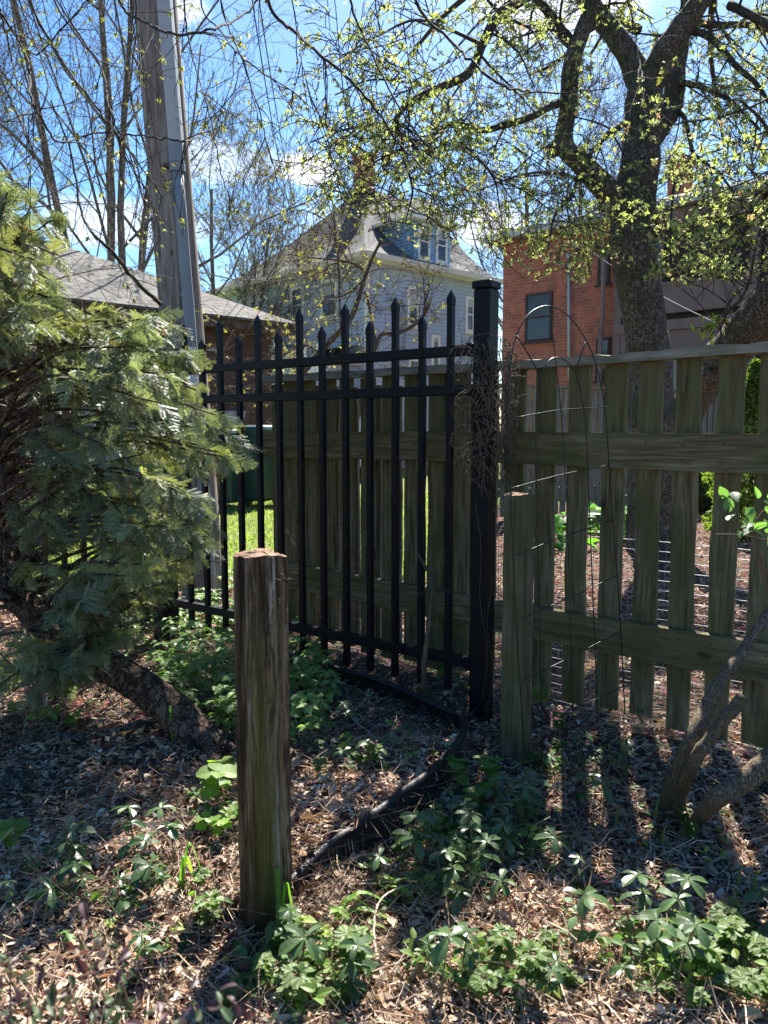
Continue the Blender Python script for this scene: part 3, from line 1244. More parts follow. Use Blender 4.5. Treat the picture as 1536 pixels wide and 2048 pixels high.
for s in (0, 1.9, 3.8):
    m = MB()
    m.obox(fA + fu * s - fn * .18, fu, fn, .09, .09, FT - .05)
    m.build('fence_post', M_PALEWOOD, bf)
# ================================================================= PICKET FENCE
def fence_line(x0, d0, x1, d1):
    a = np.array([(x0 - 768) / F_PX * d0, d0, 0])
    b = np.array([(x1 - 768) / F_PX * d1, d1, 0])
    return a, b


pA, pB = fence_line(538, 4.5, 1536, 2.72)
pu = unit(pB - pA)
pn = np.array([pu[1], -pu[0], 0])
pn = pn if pn[1] < 0 else -pn          # towards the camera
WV = dict(c1=(.048, .038, .018), c2=(.155, .130, .066), c3=(.30, .265, .165))
MP_V = m_wood('mossy_picket_wood', (0, 0, 1), topmoss=.6, mossamt=.62, mosslo=.40, mosshi=.68, moss=(.075, .082, .024), **WV)
MP_H = m_wood('mossy_rail_wood', pu, mossamt=.62, mosslo=.38, mosshi=.66, moss=(.075, .082, .024), **WV)
MP_CAP = m_wood('grey_cap_wood', pu, (.14, .12, .08), (.27, .24, .18), (.40, .36, .28), mossamt=.35, grain=.8)
PF = thing('picket_fence', 'mossy green wooden picket fence with wide boards on three rails behind the iron fence', 'fence', pA + pu * 1.3)


def s_at(x):
    """distance along the fence line seen at pixel column x (eye level)"""
    d = ray(x, 865)
    p = on_wall(x, 865, pA, pu)
    return (p - pA) @ pu


def rough_board(o, u, n, wd, dp, h, seg=10, wob=.002):
    """standing board with slightly uneven edges"""
    V = []
    ring0 = [(0, 0), (wd, 0), (wd, dp), (0, dp)]
    lean = rng.normal(0, .004, 2)
    for k in range(seg + 1):
        t_ = k / seg
        e1, e2 = rng.normal(0, wob, 2)
        for (a, b) in ring0:
            aa = a + (e1 if a == 0 else e2) + lean[0] * t_
            V.append(o + u * aa + n * (b + lean[1] * t_) + Z3 * (h * t_))
    F = []
    for k in range(seg):
        for i in range(4):
            j = (i + 1) % 4
            F.append((k * 4 + i, k * 4 + j, k * 4 + 4 + j, k * 4 + 4 + i))
    mb = MB()
    mb.add(V, F)
    mb.add([V[0], V[1], V[2], V[3]], [(3, 2, 1, 0)])
    mb.add([V[-4], V[-3], V[-2], V[-1]], [(0, 1, 2, 3)])
    return mb


PTOP = 1.475
cents = [s_at(x) for x in (1031, 1092, 1157, 1227, 1300, 1376, 1456, 1540)]
step = float(np.mean(np.diff(cents)))
cl = [cents[0] - step * k for k in range(1, 40) if cents[0] - step * k > .13]
cr = [cents[-1] + step * k for k in range(1, 8)]
allp = sorted(cl) + cents + cr
for s in allp:
    wq = .092 + rng.uniform(-.003, .003)
    rough_board(pA + pu * (s - wq / 2) + Z3 * (.05 + rng.uniform(-.02, .02)) - pn * .019, pu, pn, wq, .019, PTOP - .03).build('picket', MP_V, PF)
s_end = cr[-1] + .1


def rail(z0, h, dp, off, name, mat, s0=0.0, rough=0.0):
    n_ = 60
    V = []
    for k in range(n_ + 1):
        s = s0 + (s_end - s0) * k / n_
        sag = .006 * math.sin(s * 1.9 + z0 * 5)
        r_ = rng.normal(0, rough, 4) if rough else np.zeros(4)
        for q, (b, c) in enumerate([(0, 0), (dp, 0), (dp, h), (0, h)]):
            V.append(pA + pu * s + pn * (off + b + r_[q] * .6) + Z3 * (z0 + c + sag + (r_[q] if c else r_[q] * .4)))
    F = []
    for k in range(n_):
        for i in range(4):
            j = (i + 1) % 4
            F.append((k * 4 + i, k * 4 + 4 + i, k * 4 + 4 + j, k * 4 + j))
    mb = MB()
    mb.add(V, F)
    mb.add(V[:4], [(0, 1, 2, 3)])
    mb.add(V[-4:], [(3, 2, 1, 0)])
    return mb.build(name, mat, PF)


rail(1.06, .14, .038, .004, 'rail', MP_H)
rail(.31, .14, .038, .004, 'rail', MP_H)
rail(PTOP + .003, .036, .095, -.05, 'cap_rail', MP_CAP, rough=.0028)
M_NAIL = m_plain('rusty_nail', (.035, .022, .016), .7, .3, 60)
m = MB()
for s in allp:
    for z_ in (1.095, 1.165, .345, .415):
        c = pA + pu * (s + rng.normal(0, .012)) + pn * .0415 + Z3 * (z_ + rng.normal(0, .006))
        m.tube([c, c + pn * .0022], .0034, 7)
m.build('nails', M_NAIL, PF)
for s in (.0, 1.22 * 1.0, 3.55):
    m = MB()
    m.obox(pA + pu * s - pn * .115, pu, pn, .09, .09, PTOP, bev=.004)
    m.build('fence_post', MP_V, PF)
# narrow rear boards closing the gaps on the run behind the iron fence
MP_R = m_wood('pale_rear_board_wood', (0, 0, 1), (.10, .08, .05), (.22, .19, .125), (.36, .33, .25), mossamt=.25, moss=(.08, .085, .03))
allc = sorted(cl + cents)
for a_, b_ in zip(allc[:-1], allc[1:]):
    mid = (a_ + b_) / 2
    if mid > s_at(985):
        break
    if mid < .2:
        continue
    wq = .060 + rng.uniform(-.012, .010)
    rough_board(pA + pu * (mid - wq / 2 - .068) + Z3 * (.06 + rng.uniform(-.02, .02)) - pn * .075, pu, pn, wq, .016, PTOP - .09).build('rear_picket', MP_R, PF)
# galvanised mesh fixed on the far side of the pickets
plist = []
sm0, sm1, zt = .1, s_end, .80
for k in range(int((zt - .02) / .038)):
    z = .04 + k * .038
    ss = np.linspace(sm0, sm1, 26)
    pts = np.array([pA + pu * s - pn * (.030 + .008 * math.sin(s * 5 + z * 9)) + Z3 * (z + .012 * math.sin(s * 2.3 + z * 3)) for s in ss])
    plist.append((pts, np.full(26, .0009)))
k = 0
s = sm0
while s < sm1:
    pts = np.array([pA + pu * (s + .004 * math.sin(z * 8)) - pn * (.031 + .008 * math.sin(s * 5 + z * 9)) + Z3 * z for z in np.linspace(.03, zt, 6)])
    plist.append((pts, np.full(6, .0008)))
    s += .038
mb = MB()
mb.tubes(plist, 3)
mb.build('wire_mesh', M_WIRE, PF)

# ================================================================= IRON FENCE
iA, iB = fence_line(322, 4.42, 968, 3.16)
iu = unit(iB - iA)
inn = np.array([iu[1], -iu[0], 0])
inn = inn if inn[1] < 0 else -inn
iL = np.linalg.norm(iB - iA)


def iron_panel(root, o, u, n, L, pitch, first_tall, s_first, post_w=.1):
    b = .0127
    bars = []
    s = s_first
    k = 0
    while s < L - .04:
        tall = (k % 2 == 0) == first_tall
        bars.append((s, tall))
        s += pitch
        k += 1
    for s, tall in bars:
        top = 1.735 if tall else 1.645
        c = o + u * s
        m = MB()
        m.obox(c - u * b - n * b + Z3 * .09, u, n, 2 * b, 2 * b, top - .09)
        # pointed cast cap with a shallow shoulder
        V = []
        for (w_, z) in [(b * 1.0, 0), (b * 1.13, .002), (b * 1.13, .026), (b * .95, .034), (b * .10, .062)]:
            for (sx, sy) in ((-1, -1), (1, -1), (1, 1), (-1, 1)):
                V.append(c + u * w_ * sx + n * w_ * sy + Z3 * (top - .01 + z))
        F = [(q * 4 + i, q * 4 + (i + 1) % 4, q * 4 + 4 + (i + 1) % 4, q * 4 + 4 + i) for q in range(4) for i in range(4)]
        F.append((16, 17, 18, 19))
        m.add(V, F)
        m.build('iron_bar', M_IRON, root, org=c)
    for z0 in (1.515, 1.355, .205):
        m = MB()
        e = .0205
        m.obox(o + u * .045 - n * e + Z3 * z0, u, n, L - .09, 2 * e, .042, bev=.003)
        m.build('rail', M_IRON, root)
        for e_ in (.045, L - .075):
            m = MB()
            m.obox(o + u * e_ - n * .026 + Z3 * (z0 - .006), u, n, .03, .052, .054, bev=.004)
            m.build('bracket', M_IRON, root)


def iron_post(o, u, n, root, w_=.1, top=1.79):
    m = MB()
    m.obox(o - u * w_ / 2 - n * w_ / 2 + Z3 * -.03, u, n, w_, w_, top + .0, bev=.004)
    ps = m.build('post', M_IRON, root, org=o)
    m = MB()
    c = w_ + .012
    m.obox(o - u * c / 2 - n * c / 2 + Z3 * (top - .028), u, n, c, c, .03, bev=.004)
    m.build('post_cap', M_IRON, ps, org=o)


IF = thing('iron_fence', 'black iron picket fence panel with pointed bars running up to the thick black corner post', 'fence', (iA + iB) / 2)
xs_bars = [408, 443, 483, 519, 562, 602, 647, 693, 740, 792, 845, 900]
sb = [(on_wall(x, 865, iA, iu) - iA) @ iu for x in xs_bars]
pitch = (sb[-1] - sb[0]) / (len(sb) - 1)
s_first = sb[0] - pitch * 2
while s_first - pitch > .05:
    s_first -= pitch
kfirst = round((sb[0] - s_first) / pitch)
iron_panel(IF, iA, iu, inn, iL, pitch, (kfirst % 2 == 1), s_first)
iron_post(iA, iu, inn, IF)
iron_post(iB, iu, inn, IF, .076, 1.80)
# the next panel, seen in slivers through the evergreen
jA = iA - iu * 0 + np.array([0, 0, 0])
ju = unit(np.array([-1.0, .30, 0]))
jn = np.array([ju[1], -ju[0], 0])
jn = jn if jn[1] < 0 else -jn
IG = thing('iron_fence', 'black iron picket fence panel half hidden behind the evergreen branches', 'fence', jA + ju * 1.4)
iron_panel(IG, jA, ju, jn, 2.3, pitch, True, .12)
iron_post(jA + ju * 2.3, ju, jn, IG)

# ================================================================= SHORT TIMBER POSTS
def square_post(name, label, base, top_z, w_, ang, mat, lean=(0, 0), seg=26):
    o = thing(name, label, 'post', base)
    cu = np.array([math.cos(ang), math.sin(ang), 0])
    cn = np.array([-math.sin(ang), math.cos(ang), 0])
    V = []
    ring = []
    K = 8
    for side in range(4):
        for q in range(K):
            t_ = q / K
            c = [(-1, -1), (1, -1), (1, 1), (-1, 1), (-1, -1)]
            a, b = c[side], c[side + 1]
            ring.append((a[0] * (1 - t_) + b[0] * t_, a[1] * (1 - t_) + b[1] * t_, q == 0))
    NR = len(ring)
    groove = rng.normal(0, .0014, NR)
    crack = {11: -.011, 13: -.005, 20: -.007, 3: -.007, 28: -.009, 30: -.005, 6: -.006, 26: -.006}
    for k in range(seg + 1):
        t_ = k / seg
        z = -.08 + (top_z - base[2] + .08) * t_
        wz_ = w_ / 2 * (1 + .006 * math.sin(k * 1.1) + (-.05 if k == 0 else 0))
        for i, (a, b, corner) in enumerate(ring):
            g = groove[i] + crack.get(i, 0) * (.6 + .4 * math.sin(k * .7 + i)) + rng.normal(0, .0006)
            if corner:
                g -= .0035 + abs(rng.normal(0, .0012))
            if k == 0:
                g -= 0
            l_ = math.hypot(a, b)
            V.append(base + cu * (a * wz_ + a / l_ * g) + cn * (b * wz_ + b / l_ * g) + Z3 * z + np.array([lean[0], lean[1], 0]) * t_)
    # uneven top
    for i in range(NR):
        V[seg * NR + i] = V[seg * NR + i] + Z3 * (rng.normal(0, .0013) + .0045 * math.sin(i * .38 + 1))
    F = [(k * NR + i, k * NR + (i + 1) % NR, (k + 1) * NR + (i + 1) % NR, (k + 1) * NR + i) for k in range(seg) for i in range(NR)]
    m = MB()
    m.add(V, F)
    m.build('shaft', mat, o)
    # end grain
    topc = np.mean(V[seg * NR:], axis=0)
    m = MB()
    TV = [v for v in V[seg * NR:]]
    R2 = 5
    prev = None
    allv = list(TV)
    for r_ in range(1, R2):
        f = 1 - r_ / R2
        for v in TV:
            p_ = topc + (v - topc) * f
            p_ = p_ + Z3 * (.003 * (1 - f) * math.sin(p_[0] * 60) + rng.normal(0, .0012) + .003 * (1 - f))
            allv.append(p_)
    allv.append(topc + Z3 * .004)
    F = [(r_ * NR + i, r_ * NR + (i + 1) % NR, (r_ + 1) * NR + (i + 1) % NR, (r_ + 1) * NR + i) for r_ in range(R2 - 1) for i in range(NR)]
    m.add(allv, F)
    m.F.append(np.array([[(R2 - 1) * NR + i, (R2 - 1) * NR + (i + 1) % NR, len(allv) - 1] for i in range(NR)]))
    m.M.append(np.zeros(NR, int))
    m.build('cut_top', M_END, o)
    return o


nb_ = G(532, 1868)
np_top = P(524, 1108, nb_[1])
NP = square_post('timber_post', 'old weathered square timber post split down its front, nearest the camera', nb_, np_top[2], .098, math.radians(38), M_NEARPOST)
sp_ = G(1030, 1520)
sp_top = P(1031, 988, sp_[1])
SP = square_post('timber_post', 'mossy green square timber post beside the black iron corner post', sp_, sp_top[2], .088, math.radians(52), M_SIDEPOST)

# ================================================================= UTILITY POLE
ub_ = np.array([P(409, 1195, 5.5)[0], 5.5, 0])
ut_ = P(311, 0, 5.42)
dirp = unit(ut_ - ub_)
Lp = 9.5
UP = thing('utility_pole', 'leaning grey wooden utility pole with grey conduit and pale guard up its side', 'utility pole', ub_)
m = MB()
zs = np.linspace(0, 1, 24)
K = 36
V = []
gro = rng.normal(0, .0022, K)
gro[[5, 19, 27, 30, 33]] -= .014
for t_ in zs:
    c = ub_ + dirp * (Lp * t_) - Z3 * (.1 if t_ == 0 else 0)
    r_ = .150 - .030 * t_
    for i in range(K):
        a = i * 2 * math.pi / K
        V.append(c + np.array([math.cos(a), math.sin(a), 0]) * (r_ + gro[i] + rng.normal(0, .0006)))
F = [(k * K + i, k * K + (i + 1) % K, (k + 1) * K + (i + 1) % K, (k + 1) * K + i) for k in range(len(zs) - 1) for i in range(K)]
m.add(V, F)
m.F.append(np.array([[(len(zs) - 1) * K + i for i in range(K)]]))
m.M.append(np.array([0]))
m.build('shaft', M_POLE, UP, smooth=True)
offc = np.array([.088, -.135, 0])
zc_join = P(352, 338, 5.35)[2]
t_join = (zc_join - ub_[2]) / dirp[2]
m = MB()
pts = [ub_ + dirp * s_ + offc * (1.0 - .02 * s_) for s_ in np.linspace(0, t_join, 10)]
m.tube(pts, .040, 14)
cd = m.build('conduit', M_CONDUIT, UP, smooth=True)
m = MB()
jp = ub_ + dirp * t_join + offc * .95
m.tube([jp - dirp * .03, jp + dirp * .02], .054, 14)
m.tube([jp + dirp * .025, jp + dirp * .16], .050, 14)
m.build('coupling', M_CONDUIT, cd, smooth=False)
m = MB()
jx = np.array([1, 0, 0])
m.obox(jp - jx * .085 + np.array([0, -.035, -.015]), jx, np.array([0, 1, 0]), .10, .03, .03, z=dirp, bev=.003)
m.build('strap', M_DARKBROWN, cd)
m = MB()
g0_ = ub_ + dirp * (t_join + .15) + offc * .95
# U-shaped guard above the joint
prof = [(-.047, .06), (-.044, 0), (-.036, -.03), (-.016, -.042), (.016, -.042), (.036, -.03), (.044, 0), (.047, .06)]
V = []
NS = 10
for k in range(NS):
    c = g0_ + dirp * ((Lp - t_join - 1.0) * k / (NS - 1)) - np.array([.012, 0, 0]) * k / NS
    for (a, b) in prof:
        V.append(c + np.array([a, b, 0]))
F = [(k * 8 + i, k * 8 + i + 1, k * 8 + 9 + i, k * 8 + 8 + i) for k in range(NS - 1) for i in range(7)]
m.add(V, F)
m.build('cable_guard', M_UGUARD, UP, smooth=True)
# utility labels on the conduit (white with black lettering)
M_BLACKINK = m_plain('black_ink', (.01, .01, .01), .6, .1, 5)
M_STICKER = m_plain('white_sticker', (.62, .63, .62), .5, .05, 5)


def sticker(px, py, w_, h_, words_, size):
    d = P(px, py, 5.5)
    s_ = (d[2] - ub_[2]) / dirp[2]
    c = ub_ + dirp * s_ + offc * (1.0 - .02 * s_) + np.array([0, -.044, 0])
    m = MB()
    m.obox(c - jx * w_ / 2, jx, np.array([0, 1, 0]), w_, .004, h_, z=dirp)
    st = m.build('sticker', M_STICKER, cd, org=c)
    for q, (tx, dx, dz_, sz) in enumerate(words_):
        cu_ = bpy.data.curves.new('lettering', 'FONT')
        cu_.body = tx
        cu_.size = sz
        cu_.extrude = .0006
        ob = bpy.data.objects.new('lettering_src', cu_)
        COL.objects.link(ob)
        bpy.context.view_layer.update()
        me = bpy.data.meshes.new_from_object(ob)
        bpy.data.objects.remove(ob)
        me.materials.clear()
        me.materials.append(M_BLACKINK)
        o2 = bpy.data.objects.new('lettering', me)
        COL.objects.link(o2)
        o2.parent = st
        o2.location = (dx - w_ / 2, -.003, dz_)
        o2.rotation_euler = (math.pi / 2, 0, 0)
        ORG[o2.name] = c


sticker(397, 792, .072, .22, [('mo', .006, .135, .055)], .05)
sticker(392, 735, .072, .12, [('28', .012, .03, .045)], .05)

# ================================================================= EDGING
ED = thing('lawn_edging', 'black plastic lawn edging with rounded top curling round the leaf bed', 'edging', EL[5] - Z3 * .1)
full = spline(np.vstack([EU, EL[1:]]), 110)
wobz = np.array([.003 * math.sin(k * .37) + .0015 * math.sin(k * .91) for k in range(len(full))])
full[:, 2] += wobz
m = MB()
m.tube(full, .014, 12)
m.build('rounded_top', M_BLACKPLASTIC, ED, smooth=True)
m = MB()
tanp = np.gradient(full, axis=0)
tanp[:, 2] = 0
tanp /= np.linalg.norm(tanp, axis=1)[:, None]
outw = np.stack([-tanp[:, 1], tanp[:, 0], np.zeros(len(full))], 1)
rows = []
lowfrac = np.clip((np.arange(len(full)) / len(full) - .42) * 6, 0, 1)
for (dz_, do) in [(0.0, 0), (-.04, .003), (-.09, .012), (-.16, .022), (-.26, .03)]:
    rp = full + Z3 * dz_ + outw * (do * (lowfrac * 1.4 + .2) + .004 * np.sin(np.arange(len(full)) * .13))[:, None]
    rows.append(rp)
Vv = np.concatenate(rows + [r - outw * .004 for r in rows])
n_ = len(full)
F = []
R_ = len(rows)
for r_ in range(R_ - 1):
    for k in range(n_ - 1):
        F.append((r_ * n_ + k, r_ * n_ + k + 1, (r_ + 1) * n_ + k + 1, (r_ + 1) * n_ + k))
        b_ = R_ * n_
        F.append((b_ + r_ * n_ + k, b_ + (r_ + 1) * n_ + k, b_ + (r_ + 1) * n_ + k + 1, b_ + r_ * n_ + k + 1))
m.add(Vv, F)
m.build('skirt', M_BLACKPLASTIC, ED, smooth=True)

# ================================================================= WIRE TRELLIS
TR = thing('wire_trellis', 'thin dark wire garden trellis with two nested arches beside the mossy post', 'trellis', G(1110, 1480))


def tp(x, y, f=None):
    """trellis stands edge-on: near on the left, far on the right"""
    if f is None:
        f = (x - 1010) / 230.0
    return P(x, y, 2.52 + .42 * f)


def wire(name, px, r_=.0028, n=24, mat=M_DARKWIRE, k=6):
    pts = [tp(*q) for q in px]
    m = MB()
    m.tube(spline(pts, n), r_, k)
    return m.build(name, mat, TR, smooth=True)


wire('outer_arch', [(1048, 1500), (1030, 1200), (1022, 1000), (1018, 800), (1022, 720), (1034, 668), (1056, 630), (1085, 613), (1112, 616), (1140, 635), (1165, 668), (1186, 710), (1202, 770), (1213, 850), (1222, 1000), (1238, 1200), (1250, 1430)], .0024, 60)
wire('inner_arch', [(1085, 1520), (1080, 1300), (1074, 1000), (1072, 830), (1080, 760), (1095, 725), (1112, 715), (1132, 722), (1150, 745), (1162, 790), (1172, 860), (1178, 1000), (1188, 1250), (1196, 1450)], .0022, 50)
wire('centre_wire', [(1099, 614), (1110, 710), (1124, 850), (1135, 1050), (1140, 1250), (1146, 1440)], .0019)
wire('brace', [(1034, 672), (1055, 705), (1077, 745)], .0026, 5)
wire('brace', [(1172, 680), (1162, 710), (1151, 744)], .0026, 5)
for q in [[(1027, 836), (1120, 820), (1215, 814)], [(1010, 980), (1120, 950), (1220, 930)], [(1032, 1110), (1130, 1072), (1228, 1040)], [(1040, 1238), (1140, 1195), (1236, 1150)], [(1044, 1362), (1140, 1315), (1242, 1262)], [(1140, 1420), (1200, 1395), (1250, 1370)]]:
    wire('rung', q, .0020, 8)

# ================================================================= BINS AND VAN
def bin_at(px, Y, label, mat, w_=.62, h_=1.12):
    b = P(px, 865, Y)
    b[2] = 0
    o = thing('wheelie_bin', label, 'bin', b, 'wheeled bins in front of the garage')
    fx = unit((-.35, -1, 0))
    rx = np.array([-fx[1], fx[0], 0])
    m = MB()
    V = []
    for (s_, d_, z) in [(.40, .42, .10), (.44, .46, .14), (.50, .55, h_ - .12), (.52, .57, h_ - .10), (.52, .57, h_ - .04)]:
        for (a, c) in ((-.92, -1), (.92, -1), (1, -.9), (1, .9), (.92, 1), (-.92, 1), (-1, .9), (-1, -.9)):
            V.append(b + rx * a * s_ * w_ + fx * c * d_ * w_ + Z3 * z)
    F = [(k * 8 + i, k * 8 + (i + 1) % 8, k * 8 + 8 + (i + 1) % 8, k * 8 + 8 + i) for k in range(4) for i in range(8)]
    m.add(V, F)
    m.F.append(np.array([list(range(8))[::-1]]))
    m.F.append(np.array([list(range(32, 40))]))
    m.M += [np.zeros(1, int)] * 2
    m.build('body', mat, o)
    m = MB()
    V = []
    for (s_, z) in [(1.04, h_ - .045), (1.06, h_ - .01), (1.0, h_ + .03), (.7, h_ + .06)]:
        for (a, c) in ((-.9, -1), (.9, -1), (1, -.9), (1, .9), (.9, 1), (-.9, 1), (-1, .9), (-1, -.9)):
            V.append(b + rx * a * .53 * w_ * s_ + fx * c * .58 * w_ * s_ + Z3 * z)
    F = [(k * 8 + i, k * 8 + (i + 1) % 8, k * 8 + 8 + (i + 1) % 8, k * 8 + 8 + i) for k in range(3) for i in range(8)]
    m.add(V, F)
    m.F.append(np.array([list(range(24, 32))]))
    m.M.append(np.zeros(1, int))
    m.build('lid', mat, o)
    m = MB()
    hb = b - fx * .58 * w_ + Z3 * (h_ - .07)
    m.tube([hb - rx * .25 - fx * .0, hb - rx * .25 - fx * .06, hb + rx * .25 - fx * .06, hb + rx * .25], .015, 6)
    m.build('handle', mat, o)
    for q in (-1, 1):
        m = MB()
        c = b + rx * q * .26 - fx * .2 + Z3 * .12
        m.tube([c - rx * .03, c + rx * .03], .12, 16)
        m.build('wheel', M_BLACKPLASTIC, o)
    return o


bin_at(446, 12.3, 'dark green wheeled bin closest to the utility pole', M_GREENBIN, .66, 1.2)
bin_at(512, 12.6, 'dark green wheeled bin just left of the picket fence end', M_GREENBIN, .66, 1.26)
bin_at(596, 13.2, 'tan wheeled bin seen between the pickets', M_TANBIN, .6, 1.1)

vb = P(640, 865, 19.5)
vb[2] = 0
VN = thing('van', 'white van with a red stripe glimpsed through the pickets beside the blue house', 'van', vb)
vx = unit((1, .15, 0))
vy = np.array([-vx[1], vx[0], 0])
M_VANW = m_plain('white_van_paint', (.75, .76, .78), .3, .03, 2, .5)
M_RED = m_plain('red_stripe_paint', (.55, .02, .03), .35, .05, 2, .5)
prof = [(-1.9, .35), (1.9, .35), (2.0, .9), (1.75, 1.05), (1.3, 1.2), (.85, 1.85), (-1.7, 1.95), (-1.88, 1.7)]
m = MB()
V = []
for yy in (-.85, .85):
    for (a, z) in prof:
        V.append(vb + vx * a + vy * (yy * (1 - .06 * (z > 1.3))) + Z3 * z)
NPf = len(prof)
m.add(V, [(i, (i + 1) % NPf, NPf + (i + 1) % NPf, NPf + i) for i in range(NPf)])
m.F.append(np.array([list(range(NPf))[::-1]]))
m.F.append(np.array([list(range(NPf, 2 * NPf))]))
m.M += [np.zeros(1, int)] * 2
m.build('body', M_VANW, VN)
for (a0_, a1_) in ((-1.5, -.5), (-.4, .5)):
    m = MB()
    m.obox(vb + vx * a0_ - vy * .865 + Z3 * 1.28, vx, vy, a1_ - a0_, .02, .42)
    m.build('window', M_GLASS, VN)
m = MB()
m.obox(vb - vx * 1.8 - vy * .862 + Z3 * .95, vx, vy, 3.6, .01, .16)
m.build('stripe', M_RED, VN)
for a_ in (-1.2, 1.25):
    for q in (-1, 1):
        c = vb + vx * a_ + vy * q * .78 + Z3 * .32
        m = MB()
        m.tube([c - vy * .1, c + vy * .1], .32, 24)
        wl = m.build('wheel', M_BLACKPLASTIC, VN)
        m = MB()
        m.tube([c + vy * q * .1, c + vy * q * .106], .19, 20)
        m.build('rim', M_UGUARD, wl)

# service wires from the pole side to the blue house
for (x0, y0, x1, y1, lab) in [(498, -40, 592, 440, 'thin black service wire sloping down to the blue house, left of the pair'), (512, -40, 603, 440, 'thin black service wire sloping down to the blue house, right of the pair')]:
    a = P(x0, y0, 9)
    b = P(x1, y1, 27.5)
    pts = [a * (1 - t_) + b * t_ - Z3 * (.6 * 4 * t_ * (1 - t_)) for t_ in np.linspace(0, 1, 20)]
    m = MB()
    m.tube(pts, .008, 4)
    m.build('power_line', M_IRON, org=a, label=lab, cat='wire', group='service wires')
a, b = P(1180, 500, 17), P(1536, 690, 10)
m = MB()
m.tube([a * (1 - t_) + b * t_ - Z3 * (.12 * 4 * t_ * (1 - t_)) for t_ in np.linspace(0, 1, 14)], .0035, 4)
m.build('cable', M_UGUARD, org=a, label='thin grey cable crossing in front of the brown porch', cat='wire')
# ================================================================= TREE TOOLS
def grow_branch(out, tips, p, d, L, r0, lvl, maxl, R, cfg):
    """recursive twigging; out[k] collects (pts, radii)"""
    n = (7, 6, 5, 4, 4, 3)[min(lvl, 5)]
    pts = [p]
    seg = L / (n - 1)
    dd = np.array(d)
    for i in range(n - 1):
        dd = unit(dd + R.normal(0, cfg['wig'][min(lvl, len(cfg['wig']) - 1)], 3) + np.array([0, 0, cfg['trop'][min(lvl, len(cfg['trop']) - 1)]]))
        pts.append(pts[-1] + dd * seg)
    pts = np.array(pts)
    tt = np.linspace(0, 1, n)
    rad = r0 * (1 - tt * (1 - cfg['taper'])) if lvl < maxl else r0 * (1 - .7 * tt)
    out.setdefault(lvl, []).append((pts, rad))
    if lvl >= maxl:
        tips.append((pts, dd))
        return
    cnt = cfg['n'][lvl]
    for c in range(cnt):
        t_ = cfg['start'][lvl] + (1 - cfg['start'][lvl]) * (c + R.uniform(.2, .9)) / cnt
        i = min(int(t_ * (n - 1)), n - 2)
        f = t_ * (n - 1) - i
        q = pts[i] * (1 - f) + pts[i + 1] * f
        td = unit(pts[i + 1] - pts[i])
        side = R.normal(0, 1, 3)
        side -= td * (side @ td)
        side = unit(side)
        ang = math.radians(R.uniform(*cfg['ang']))
        nd = td * math.cos(ang) + side * math.sin(ang)
        rr = (rad[i] * (1 - f) + rad[i + 1] * f) * cfg['rr'] * R.uniform(.7, 1)
        grow_branch(out, tips, q, nd, L * cfg['lr'][lvl] * R.uniform(.65, 1.15) * (1.15 - .45 * t_), rr, lvl + 1, maxl, R, cfg)


BARE = dict(wig=[.05, .10, .14, .16, .16], trop=[.05, .06, .05, .04, .03], taper=.3, n=[9, 7, 6, 5], start=[.25, .2, .2, .15], ang=(22, 55), rr=.52, lr=[.62, .52, .48, .5])


def bare_tree(px, Y, H, r0, seed, label, budcol=None, cfg=BARE, stems=1, maxl=4, minr=.006, lean=(0, 0), name='bare_tree', mat=None, spread=.25):
    b = P(px, 865, Y)
    b[2] = 0
    R = np.random.default_rng(seed)
    out, tips = {}, []
    for s in range(stems):
        a = R.uniform(0, 6.28)
        d = unit(np.array([math.cos(a) * spread * (stems > 1) + lean[0], math.sin(a) * spread * (stems > 1) + lean[1], 1]))
        grow_branch(out, tips, b + np.array([math.cos(a), math.sin(a), 0]) * r0 * .4 * (stems > 1) - Z3 * .1, d, H * .72 * R.uniform(.85, 1.05), r0, 0, maxl, R, cfg)
    T = thing(name, label, 'tree', b, None)
    m = MB()
    m.tubes(out[0], 10)
    m.build('trunk', mat or M_BARK2, T, smooth=True)
    m = MB()
    for l in range(1, maxl + 1):
        m.tubes([(p, np.maximum(r, minr)) for p, r in out.get(l, [])], (10, 6, 4, 3, 3, 3)[l])
    m.build('crown', mat or M_BARK2, T, smooth=True)
    if budcol is not None:
        pos = np.concatenate([p[1:] for p, d in tips])
        k = R.random(len(pos)) < budcol[1]
        pos = pos[k]
        N = len(pos)
        pos = pos + R.normal(0, .03, (N, 3))
        m = MB()
        cc_ = np.array(budcol[0]) * R.uniform(.6, 1.4, (N, 1))
        m.inst(*LEAFCLUMP, pos, frames(rdir(N, R), R.uniform(0, 6, N)), R.uniform(.6, 1.3, N) * budcol[2], cc_)
        m.build('leaves', M_LEAF, T)
    return T


def leaf_tmpl(L=1.0, Wd=.5, fold=.12, curl=.15, st=4, shape=None):
    V, F = [], []
    for i in range(st + 1):
        t_ = i / st
        wv = (shape(t_) if shape else math.sin(math.pi * min(1, t_ * .92 + .04)) ** .8) * Wd / 2
        z = -curl * t_ * t_
        V += [(-wv, t_ * L, z + fold * wv), (0, t_ * L, z), (wv, t_ * L, z + fold * wv)]
    for i in range(st):
        a = i * 3
        F += [(a, a + 1, a + 4, a + 3), (a + 1, a + 2, a + 5, a + 4)]
    return np.array(V), np.array(F)


def multi(tV, tF, dirs, scales, rolls=None, pos=None):
    """assemble a template from several oriented copies"""
    mb = MB()
    n = len(dirs)
    mb.inst(tV, tF, np.zeros((n, 3)) if pos is None else np.array(pos), frames(np.array(dirs, float), None if rolls is None else np.array(rolls, float)), np.array(scales, float))
    return np.concatenate(mb.V), np.concatenate(mb.F)


